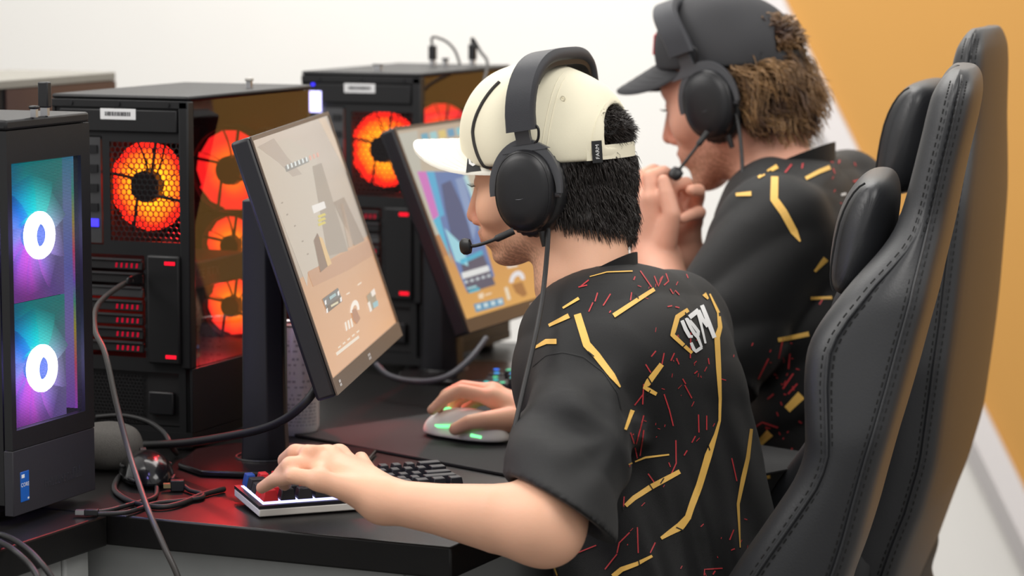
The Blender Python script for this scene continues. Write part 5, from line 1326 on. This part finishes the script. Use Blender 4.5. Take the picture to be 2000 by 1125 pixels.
# ------------------------------------------------------------------ gaming chairs
M_LEA = mat('black_leatherette', '26272a', .42, var=.08, scale=30, bump=.06, bscale=420, spec=.5)
M_STI = mat('black_thread', '0d0d0e', .8)
M_CHB = mat('chair_black_nylon', '18181a', .5)
def chair(label, base, yaw, prof, hw, pillow, stitchrows=True):
    """local axes: x backwards, y across (away from camera), z up; prof rows: z, front edge x, rear edge x"""
    M = Mt(Vector((base.x, base.y, 0))) @ Matrix.Rotation(yaw, 4, 'Z')
    t = thing('gaming_chair', label, 'chair', M=M)
    Z = np.array([p[0] for p in prof]); XF = np.array([p[1] for p in prof]); XR = np.array([p[2] for p in prof])
    zz = np.concatenate([np.linspace(Z[0], Z[-1] - .03, 44), Z[-1] - .03 + .03 * np.sin(np.linspace(0, PI / 2, 8))[1:]])
    rings = []; side = {'f': [], 'm': [], 'r': []}
    for z in zz:
        xf = np.interp(z, Z, XF); xr = np.interp(z, Z, XR); k = (z - Z[0]) / (Z[-1] - Z[0])
        hwz = hw(z); dz = max(0, (z - (Z[-1] - .05)) / .05); 
        sh = math.sqrt(max(0.0, 1 - dz ** 2.2)); cx = (xf + xr) / 2; th = (xr - xf) / 2
        hx = hwz - .06 * (1 - sh)
        th2 = max(.004, th * (.35 + .65 * sh)); xf2, xr2 = cx - th2, cx + th2
        rec = xf2 + min(.6 * (xr2 - xf2), max(.012, (xr2 - xf2) - .055)); r_ = min(.022, th2 * .8)
        half = [(xr2 + .008, 0), (xr2 + .006, hx * .5), (xr2, hx - r_ * 1.3), (xr2 - r_ * .3, hx - r_ * .3), (xr2 - r_ * 1.0, hx), (cx, hx + .008), (xf2 + r_ * 1.2, hx + .002), (xf2 + r_ * .4, hx - r_ * .45), (xf2, hx - r_ * 1.5), (xf2 + .002, hx - .05), (xf2 + .3 * (rec - xf2), hx - .075), (rec, hx - .10), (rec - .004, hx * .3), (rec - .004, 0)]
        ring = [Vector((a, -b, z)) for a, b in half] + [Vector((a, b, z)) for a, b in reversed(half[1:-1])]
        rings.append(ring)
        side['f'].append(Vector((xf2 + r_ * 1.25, -(hx + .0035), z))); side['r'].append(Vector((xr2 - r_ * .9, -(hx + .0012), z))); side['e'] = side.get('e', []) + [Vector((xf2 + r_ * .3, -(hx - r_ * .5), z))]
    b = MB().loft(rings).build('backrest', M_LEA, t, smooth=True)
    ss = b.modifiers.new('sub', 'SUBSURF'); ss.levels = 1; ss.render_levels = 1
    # piped seams and stitches along the near side
    for key, off in (('f', 0), ('r', .0)):
        MB().tube(side[key][:-3], .0017, 6).build('piped_seam', M_LEA, b, smooth=True)
        for d in (-.006, .006):
            q = MB(); pts = side[key][:-4]
            for i in range(len(pts) - 1):
                for u0 in (.1, .6):
                    a = pts[i].lerp(pts[i + 1], u0) + Vector((d, .0006, 0)); c = pts[i].lerp(pts[i + 1], u0 + .28) + Vector((d, .0006, 0)); q.tube([a, c], .0009, 4)
            q.build('stitching', M_STI, b)['kind'] = 'stuff'
    # neck pillow strapped to the front
    zc, xc, pw, ph, pt_ = pillow
    q = []; n = 28
    for k in range(-6, 7):
        y = k / 6 * pw; s = math.sqrt(max(.02, 1 - abs(k / 6) ** 4)); q.append([Vector((xc + pt_ * s * math.copysign(abs(math.cos(2 * PI * j / n)) ** .8, math.cos(2 * PI * j / n)) + .10 * ph * math.sin(2 * PI * j / n) * 2.2, y, zc + ph * (.75 + .25 * s) * math.copysign(abs(math.sin(2 * PI * j / n)) ** .85, math.sin(2 * PI * j / n)))) for j in range(n)])
    p = MB().loft(q).build('neck_pillow', M_LEA, t, smooth=True); ss = p.modifiers.new('sub', 'SUBSURF'); ss.levels = 1; ss.render_levels = 1
    for sg in (1,):
        MB().tube([v + Vector((-.003, -.002, 0)) for v in q[1][int(n * .30):int(n * .72)]], .0013, 5).build('pillow_seam', M_STI, p)
    MB().box(xc + .0, xc + .03, -.02, .02, zc + ph * .5, zc + ph * .5 + .004).build('pillow_strap', M_CHB, p)
    # seat, arms, base
    x0 = float(np.interp(Z[0], Z, XF))
    sq = []
    for k in range(11):
        x = x0 - .37 + .41 * k / 10; e = .235 - .03 * (abs(k - 5) / 5) ** 3
        sq.append([Vector((x, y * e, z)) for y, z in ((-1, .41), (-1.02, .45), (-.95, .485), (-.7, .485), (-.55, .455), (0, .45), (.55, .455), (.7, .485), (.95, .485), (1.02, .45), (1, .41), (0, .395))])
    MB().loft(sq).build('seat_cushion', M_LEA, t, smooth='auto', ang=60)
    xb = x0 - .20
    MB().tube([(xb, 0, .10), (xb, 0, .395)], [.03, .025], 16).build('gas_lift', M_CHB, t, smooth='auto')
    for k in range(5):
        a = 2 * PI * k / 5 + .3; lg = MB().tube([(xb + .03 * math.cos(a), .03 * math.sin(a), .12), (xb + .29 * math.cos(a), .29 * math.sin(a), .075)], [.026, .018], 8).build('base_leg', M_CHB, t, smooth='auto')
        cx_, cy_ = xb + .29 * math.cos(a), .29 * math.sin(a)
        MB().tube([(cx_ - .02 * math.sin(a), cy_ + .02 * math.cos(a), .028), (cx_ + .02 * math.sin(a), cy_ - .02 * math.cos(a), .028)], .028, 14).build('castor', M_RUB, lg, smooth='auto')
    for sg in (-1, 1):
        MB().tube(spline([(x0 + .02, sg * .245, .43), (x0 + .045, sg * .258, .50), (x0 + .10, sg * .25, .56), (x0 + .115, sg * .235, .63)], 5), .024, 10, flat=.6).build('recline_hinge', M_CHB, t, smooth=True)
    return t
# chair 1: profile read in the plane of its near side
VD = (FWDH * math.cos(R(7.1)) + RIGHT * math.sin(R(7.1))); yaw1 = math.atan2(VD.y, VD.x) - PI / 2 - R(3.0)
def mkchair(label, prof_px, d, yaw, hw, pil, hw0, sc_off=0):
    bx = Vector((math.cos(yaw), math.sin(yaw), 0)); by = Vector((-math.sin(yaw), math.cos(yaw), 0))
    A = px(prof_px[0][1], prof_px[0][0], d); base = A + by * hw0
    rows = []
    for y, xf, xr in prof_px:
        a = onplane(xf, y, A, by); b = onplane(xr, y, A, by)
        rows.append([(a.z + b.z) / 2, (a - base).dot(bx), (b - base).dot(bx)])
    # height along the two edges differs a little; use their mean
    rows.sort(key=lambda r: r[0])
    # continue down to the seat
    r0 = rows[0]; rows.insert(0, [.44, r0[1] - .035, r0[2] - .06])
    pc = onplane(pil[0], pil[1], base - by * pil[2] * .9, by)
    return chair(label, base, yaw, rows, hw, (pc.z, (pc - base).dot(bx), pil[2], pil[3], pil[4]))
prof1 = [(1180, 1392, 1638), (1125, 1425, 1660), (1060, 1470, 1682), (1000, 1512, 1698), (950, 1545, 1712), (900, 1566, 1726), (850, 1565, 1742), (760, 1561, 1768), (700, 1564, 1784), (650, 1586, 1798), (600, 1626, 1812), (560, 1658, 1820), (520, 1698, 1830), (480, 1732, 1840), (420, 1754, 1852), (350, 1772, 1866), (260, 1794, 1888), (200, 1806, 1902), (165, 1818, 1908), (146, 1830, 1906)]
def hw1(z): return float(np.interp(z, [.4, .6, .85, 1.0, 1.08, 1.26], [.22, .25, .255, .22, .17, .145]))
ch1 = mkchair('black leatherette gaming chair behind the nearer person', prof1, 3.10, yaw1, hw1, (1680, 468, .13, .068, .034), .25)
prof2 = [(1060, 1560, 1775), (1000, 1620, 1800), (900, 1660, 1830), (760, 1668, 1850), (640, 1700, 1866), (520, 1745, 1878), (440, 1795, 1886), (360, 1812, 1890), (260, 1818, 1894), (160, 1826, 1898), (100, 1836, 1900), (62, 1850, 1898)]
def hw2(z): return float(np.interp(z, [.4, .6, .85, 1.05, 1.15, 1.3], [.22, .25, .255, .22, .165, .14]))
ch2 = mkchair('black leatherette gaming chair behind the farther person, the taller looking one at right', prof2, 3.66, R(6.5), hw2, (1766, 275, .13, .075, .04), .25)
# ------------------------------------------------------------------ keyboards
M_KEYB = mat('black_keycap', '1d1c22', .45, var=.08)
M_KEYR = mat('red_keycap', 'd8242c', .45, var=.04)
M_KEYU = mat('blue_keycap', '17489f', .45, var=.04)
M_KWHT = mat('white_plastic', 'e8e5de', .4, var=.02)
M_KGLOW = emit('cool_key_backlight', (.85, .85, 1.7), 1, True)
ROWS = [[1] * 13 + [2], [1.5] + [1] * 12 + [1.5], [1.75] + [1] * 11 + [2.25], [2.25] + [1] * 10 + [2.75], [1.25] * 3 + [6.25] + [1.25] * 4]
def keyboard(label, M, ux, uy, mats, side, glow, tilt_=.05):
    """origin at the near left bottom corner, x along the board, y away from the typist's side"""
    t = thing('keyboard', label, 'keyboard', M=M @ Matrix.Rotation(tilt_, 4, 'X'))
    Lx, Ly = ux * 15 + .012, uy * 5 + .012
    MB().box(0, Lx, 0, Ly, .0, .009).build('lower_case', side, t, bevel=.0015)
    q = MB(); frame_boxes(q, 0, 1, 0, 1, [], 0, 1); q = MB()
    for x0, x1, y0, y1 in ((0, Lx, 0, .0062), (0, Lx, Ly - .0062, Ly), (0, .0062, .0062, Ly - .0062), (Lx - .0062, Lx, .0062, Ly - .0062)): q.box(x0, x1, y0, y1, .0091, .0128)
    q.build('upper_case', M_KEYB, t)
    MB().box(.0063, Lx - .0063, .0063, Ly - .0063, .0091, .0135).build('backlight_plate', glow, t)
    cache = {}
    for r, row in enumerate(ROWS):
        x = .006; y = .006 + uy * (4 - r); up = (.0040, .003, .0015, .0015, .0025)[r]
        for k, wd in enumerate(row):
            key = (wd, r); m = mats(r, k)
            if key not in cache:
                b = .0011; w_ = wd * ux
                cache[key] = MB().frus(b, w_ - b, b, uy - b, .0155, .0255 + up, .0023).build('keycap', m, t, M=Mt(Vector((x, y, 0))), bevel=.0009)
                if cache[key].data.users: pass
                o = cache[key]; o.data.materials[0] = m
            else:
                o = cache[key].copy(); COL.objects.link(o); o.matrix_basis = Mt(Vector((x, y, 0))); WM[o] = WM[t] @ o.matrix_basis
            o.material_slots[0].link = 'OBJECT'; o.material_slots[0].material = m
            x += wd * ux
    return t
def km1(r, k):
    if r == 0: return M_KEYU if k == 0 else M_KEYR if k in (1, 2) else M_KEYB
    if r == 1 and k in (2,) or r == 2 and k in (1, 2, 3) or r == 3 and k in (0,) or r == 4 and k == 0: return M_KEYR
    return M_KEYB
kA = onz(506, 1013, ZT); kd = RIGHT * math.cos(R(21)) + FWDH * math.sin(R(21)); kang = math.atan2(kd.y, kd.x)
kb1 = keyboard('small black keyboard with red and blue keys and white edge under the left hand', Mt(kA + ZUP * .0015) @ Matrix.Rotation(kang, 4, 'Z'), .0163, .0185, km1, M_KWHT, M_KGLOW, .055)
kB = onz(922, 790, ZT); kb2 = keyboard('dark keyboard with teal and blue backlit keys before the farther person', Mt(kB + ZUP * .0015) @ Matrix.Rotation(R(12), 4, 'Z'), .0185, .021, lambda r, k: M_KEYB, M_BLK, emit('violet_key_backlight', (.03, .03, .12), 1, True), .05)
q = MB(); rr = random.Random(8)
for r, row in enumerate(ROWS):
    x = .006; y = .006 + .021 * (4 - r)
    for wd in row:
        c = rr.choice(((.03, .5, .45), (.03, .2, 1.0), (.1, .6, .3), (.05, .35, .8))); cx_ = x + wd * .0185 / 2; zz = .0256 + (.0040, .003, .0015, .0015, .0025)[r] + .0002
        q.add([(cx_ - .0035, y + .007, zz), (cx_ + .0035, y + .007, zz), (cx_ + .0035, y + .015, zz), (cx_ - .0035, y + .015, zz)], [(0, 1, 2, 3)], c); x += wd * .0185
q.build('lit_legends', emit_attr('lit_key_legend', 1.3), kb2)['kind'] = 'stuff'
# ------------------------------------------------------------------ mats, mice, can
m0 = onz(575, 853, ZT); m1 = onz(985, 931, ZT); me = (m1 - m0).normalized(); mang = math.atan2(me.y, me.x)
mp = MB().box(0, .62, 0, .38, .0004, .004).build('mouse_mat', mat('black_cloth_mat', '232324', .85, var=.15, scale=300, bump=.1, bscale=900), None, bevel=.001, M=Mt(m0) @ Matrix.Rotation(mang, 4, 'Z'))
tag(mp, 'large black cloth mouse mat beyond the near keyboard', 'mouse mat')
def mouse(name, label, M, body_m, lights=None, L=.122, Wd=.033, H=.040):
    """x forward, origin under the middle"""
    t = thing(name, label, 'mouse', M=M)
    def f(P):
        d = sd_ell(P, (-.008, 0, .004), (L / 2, Wd, H - .004)); d = smin(d, sd_ell(P, (.032, 0, .006), (L / 2 - .026, Wd * .88, H * .58)), .02)
        d = smax(d, .0035 - P[:, 2], .004); d = smax(d, -sd_rc(P, (.012, 0, H * .92), (.075, 0, H * .62), .0016, .0016), .002)
        for s in (-1, 1): d = smax(d, -sd_ell(P, (.0, s * (Wd + .014), .016), (.035, .018, .012)), .006)
        return d
    V, Qd = sdf_mesh(f, (-.08, -.05, -.01), (.08, .05, .06), .0018)
    b, _ = np_obj('shell', V, Qd, body_m, t, world=False, relax=2)
    MB().tube([(.036, -.0035, H * .70), (.036, .0035, H * .70)], .009, 16).build('scroll_wheel', M_RUB if not lights else lights, t, smooth='auto')
    for s in (-1, 1):
        MB().tube(spline([Vector((.040, s * (Wd * .80), .0155)), Vector((.020, s * (Wd * .93), .0175)), Vector((-.004, s * (Wd * .90), .020))], 5), .0022, 6, flat=.6).build('side_light' if lights else 'side_button', lights or M_RUB, t, smooth=True)
        MB().tube(spline([Vector((-.036, s * (Wd * .86), .012)), Vector((-.050, s * (Wd * .70), .010))], 5), .0022, 6).build('tail_light' if lights else 'side_grip', lights or M_RUB, t, smooth=True)
    return t
mf, mr = onz(840, 842, ZT + .006), onz(985, 866, ZT + .006); mdir = (mf - mr).normalized()
mouse('computer_mouse', 'white gaming mouse with green lights under the right hand of the nearer person', Mt((mf + mr) / 2 * 1.0 + Vector((0, 0, -.0015))) @ Matrix.Rotation(math.atan2(mdir.y, mdir.x), 4, 'Z'), M_KWHT, emit('green_light', (.25, 1.6, .45), 1, True), L=.128)
sm = onz(288, 940, ZT); sd_ = onz(262, 900, ZT) - onz(310, 958, ZT)
t_ = mouse('computer_mouse', 'glossy black spare mouse lying left among the cables', Mt(sm) @ Matrix.Rotation(math.atan2(sd_.y, sd_.x), 4, 'Z'), mat('glossy_black_plastic', '141416', .18, var=.05), None, .11, .032, .038)
MB().box(.044, .049, -.004, .004, .019, .023).build('red_lamp', M_REDL, t_)
def pouch(P): return np.maximum(sd_ell(P, (0, 0, .028), (.05, .036, .034)), sd_ell(P, (0, 0, .02), (.06, .045, .038))) + .002 * grid_noise(P, 60, 3)
V, Qd = sdf_mesh(lambda P: smax(pouch(P), .001 - P[:, 2], .004), (-.07, -.05, -.01), (.07, .05, .08), .003)
pc_ = onz(205, 915, ZT); po, _ = np_obj('fabric_pouch', V + A3(pc_), Qd, mat('grey_felt', '6d6a66', .95, var=.2, scale=400, bump=.3, bscale=900)); tag(po, 'grey felt pouch between the near left tower and the spare mouse', 'pouch')
# can
M_CAN = mat('white_printed_can', 'dcdcdc', .35, metal=.15, var=.04)
M_CANP = mat('grey_can_print', '9b9ba0', .5)
cb = onz(581, 846, ZT); can = thing('drink_can', 'tall slim white drink can with grey small print behind the nearer monitor', 'can', cb)
MB().lathe([(.001, .003), (.022, .003), (.0235, 0), (.0255, .003), (.029, .010), (.029, .132), (.0275, .140), (.0262, .1445)], 40).build('can_body', M_CAN, can, smooth='auto')
MB().lathe([(.0262, .1446), (.0270, .1475), (.0262, .1490), (.0245, .1480), (.0235, .1445), (.001, .1450)], 40).build('can_lid', M_SILV, can, smooth='auto')
MB().tube([(.001, 0, .1455), (.013, 0, .1465)], [.004, .005], 10, flat=1.2).build('pull_tab', M_SILV, can)
fc = math.atan2((CAM - cb).y, (CAM - cb).x); rr = random.Random(4)
def cyl_quad(q, a, b, z0, z1, r=.0293):
    n = max(1, int(abs(b - a) / .12)); q.loft([[Vector((r * math.cos(a + (b - a) * k / n), r * math.sin(a + (b - a) * k / n), z)) for k in range(n + 1)] for z in (z0, z1)], closed=False)
q = MB()
z = .128
while z > .016:
    h = rr.choice((.0022, .003, .0036)) if z > .06 else .0024; a = -.95
    while a < .95:
        wv = rr.uniform(.05, .22); cyl_quad(q, fc + a, fc + min(a + wv, .98), z - h, z); a += wv + rr.uniform(.03, .09 if z < .045 else .35)
    z -= h + (.0022 if z < .05 else rr.choice((.003, .005, .008)))
q.build('small_print', M_CANP, can)['kind'] = 'stuff'
q = MB(); 
for a in (-.62, .62): cyl_quad(q, fc + a, fc + a + .02, .03, .12)
q.build('panel_rule', M_CANP, can)['kind'] = 'stuff'
# ------------------------------------------------------------------ plugs and sticks on the towers
def plug(label, base, h, m, w_=.007, name='usb_stick', lampc=None, tipm=M_SILV):
    t = thing(name, label, 'usb plug', base)
    MB().box(-w_ * .7, w_ * .7, -.0025, .0025, 0, .009).build('connector', tipm, t)
    MB().box(-w_, w_, -.0045, .0045, .0091, h).build('plug_body', m, t, bevel=.0015)
    if lampc: MB().box(-w_ - .0004, -w_ + .001, -.002, .002, h * .45, h * .62).build('lamp', lampc, t)
    return t
def topof(x, y, zt): p = onz(x, y, zt); return p
zt1 = ZT + H1.translation.z * 0 + (1031 - 236) / FPX * 3.18 * 1.005
plug('tall black receiver stick with a red light on the near left tower', topof(88, 226, zt1), .038, M_BLK, .0065, lampc=M_REDL)
plug('short black receiver plug on the near left tower', topof(67, 229, zt1), .013, M_BLK, .005, 'usb_receiver')
plug('small clear plug on top of the tower with the barcode sticker', topof(487, 172, ZT + CH), .014, mat('clear_grey_plastic', 'b9b6b0', .3), .005, 'usb_receiver')
zt3 = ZT + CH
pl1 = topof(845, 128, zt3); pl2 = topof(923, 128, zt3); pl3 = topof(870, 129, zt3); pl4 = topof(738, 139, zt3)
plug('left cable plug standing on the far tower', pl1, .032, M_BLK, .006, 'usb_plug'); plug('right cable plug standing on the far tower', pl2, .034, M_BLK, .006, 'usb_plug')
plug('stubby button plug between the two cable plugs on the far tower', pl3, .013, M_BLK, .005, 'usb_receiver')
plug('low dark plug near the rear edge on top of the far tower', pl4, .011, M_BLK, .008, 'usb_receiver')
# ------------------------------------------------------------------ cables
def pc3(*L): return [px(*p) for p in L]
up = Vector((0, 0, 1))
cable('plug_cable', 'thin grey cable arching from the left plug on the far tower', [pl1 + up * .030, pl1 + up * .045, px(870, 80, (pl1 - CAM).dot(FWD) + .01), px(888, 98, (pl1 - CAM).dot(FWD) + .02), px(898, 124, (pl1 - CAM).dot(FWD) + .03)], .0022, mat('grey_cable', '4a4848', .5))
d2_ = (pl2 - CAM).dot(FWD)
cable('plug_cable', 'dark cable running from the right plug down the far tower side', [pl2 + up * .032, pl2 + up * .043, px(938, 100, d2_ - .01), px(952, 122, d2_ - .06), px(945, 160, d2_ - .16), px(930, 210, d2_ - .22), px(925, 260, d2_ - .24)], .0026)
cable('display_cable', 'thin cable drooping from the tower with barcode sticker past the desk edge', pc3((258, 548, 3.62), (228, 563, 3.60), (190, 598, 3.56), (186, 645, 3.50), (206, 692, 3.46), (228, 790, 3.41), (252, 882, 3.36), (272, 945, 3.30), (293, 1004, 3.225), (322, 1070, 3.19), (352, 1140, 3.18), (380, 1260, 3.18), (395, 1450, 3.2), (400, 1650, 3.2)), .0036, mat('dark_grey_cable', '3d3a38', .45))
cn = MB().loft([[px(x, y, d) for x, y, d in r] for r in ([(250, 540, 3.62), (278, 530, 3.66), (278, 556, 3.66), (250, 560, 3.62)], [(246, 545, 3.60), (252, 540, 3.60), (252, 556, 3.60), (246, 556, 3.60)])]).build('display_plug', M_BLK, bevel=.003); tag(cn, 'black display plug at the back of the tower with barcode sticker', 'plug')
cable('monitor_cable', 'thick black cable sweeping from the nearer monitor to the towers', pc3((640, 715, 3.40), (622, 748, 3.37), (600, 782, 3.35), (560, 816, 3.37), (510, 838, 3.40), (440, 853, 3.44), (350, 866, 3.52), (262, 869, 3.60), (200, 862, 3.66)), .0052)
def dz(x, y, r=.003): return onz(x, y, ZT + r + .0012)
cable('tower_cable', 'cable curling behind the tower with barcode sticker', [px(188, 815, 3.63), px(240, 812, 3.62), px(290, 824, 3.60), px(322, 848, 3.58), px(335, 872, 3.57), dz(345, 886)], .0034)
cable('keyboard_cable', 'looped black cable from the near keyboard lying on the desk', [dz(438, 955), dz(395, 966), dz(350, 984), dz(310, 990), dz(262, 982), dz(226, 960), dz(228, 938), dz(245, 920)], .0034)
cable('mouse_cable', 'thin cable from the spare mouse ending in a usb plug', [dz(262, 893, .012), dz(250, 912, .01), dz(240, 930), dz(258, 944), dz(300, 946), dz(306, 962), dz(296, 974), dz(255, 985), dz(215, 996), dz(180, 1001)], .0028)
uc = onz(345, 960, ZT); us = thing('usb_plug', 'black usb plug with bright metal tip lying beside the spare mouse', 'usb plug', M=Mt(uc + up * .001) @ Matrix.Rotation(PHI + R(8), 4, 'Z'))
MB().box(-.007, .009, -.006, .006, 0, .013).build('plug_body', M_BLK, us, bevel=.001); MB().box(-.0155, -.0071, -.0045, .0045, .004, .009).build('metal_tip', mat('brass_tip', 'c9b98a', .3, metal=.9), us)
cable('usb_cable', 'thin cable leaving the lying usb plug to the right', [uc + RIGHT * .010 + up * .006, dz(372, 958), dz(394, 964), dz(392, 972), dz(350, 978), dz(300, 984), dz(250, 1000), dz(190, 1004)], .0028)
ub = dz(165, 1001, .004); u2_ = thing('usb_plug', 'metal tipped plug lying at the foot of the near left tower', 'usb plug', M=Mt(ub) @ Matrix.Rotation(PHI, 4, 'Z'))
MB().box(-.010, 0, -.004, .004, -.002, .003).build('metal_tip', M_SILV, u2_); MB().box(.0002, .016, -.005, .005, -.003, .004).build('plug_body', M_BLK, u2_, bevel=.001)
cable('power_cable', 'upper dark cable hanging at the bottom left corner', [onz(-160, 1030, ZT + .005), onz(-20, 1042, ZT + .005), onz(15, 1049, ZT + .005), onz(45, 1066, ZT + .005), *pc3((75, 1094, 3.035), (108, 1140, 3.02), (150, 1230, 3.02), (180, 1400, 3.04)), px(190, 1600, 3.05)], .0034)
cable('power_cable', 'lower dark cable hanging at the bottom left corner', [onz(-160, 1044, ZT + .005), onz(-20, 1056, ZT + .005), onz(8, 1063, ZT + .005), onz(30, 1077, ZT + .006), *pc3((62, 1108, 3.02), (80, 1145, 3.0), (110, 1240, 3.0), (130, 1400, 3.02)), px(140, 1600, 3.03)], .0034)
cable('headset_cable', 'cable hanging from the headset over the white cap along the sleeve', pc3((1071, 448, 3.37), (1069, 490, 3.34), (1061, 570, 3.27), (1049, 640, 3.21), (1036, 700, 3.18), (1020, 770, 3.15), (1007, 830, 3.13), (997, 885, 3.12), (994, 910, 3.13), (1000, 935, 3.17)), .0030)
cable('headset_cable', 'cable hanging from the headset over the charcoal cap to the jersey', pc3((1437, 222, 4.0), (1444, 255, 3.99), (1449, 310, 3.97), (1450, 360, 3.95), (1450, 378, 3.94)), .0028)
cable('monitor_cable', 'grey cable looping below the farther monitor', pc3((735, 712, 4.12), (762, 735, 4.08), (815, 746, 4.05), (870, 737, 4.04), (915, 704, 4.06), (950, 660, 4.1)), .0045, mat('blue_grey_cable', '43444c', .45))
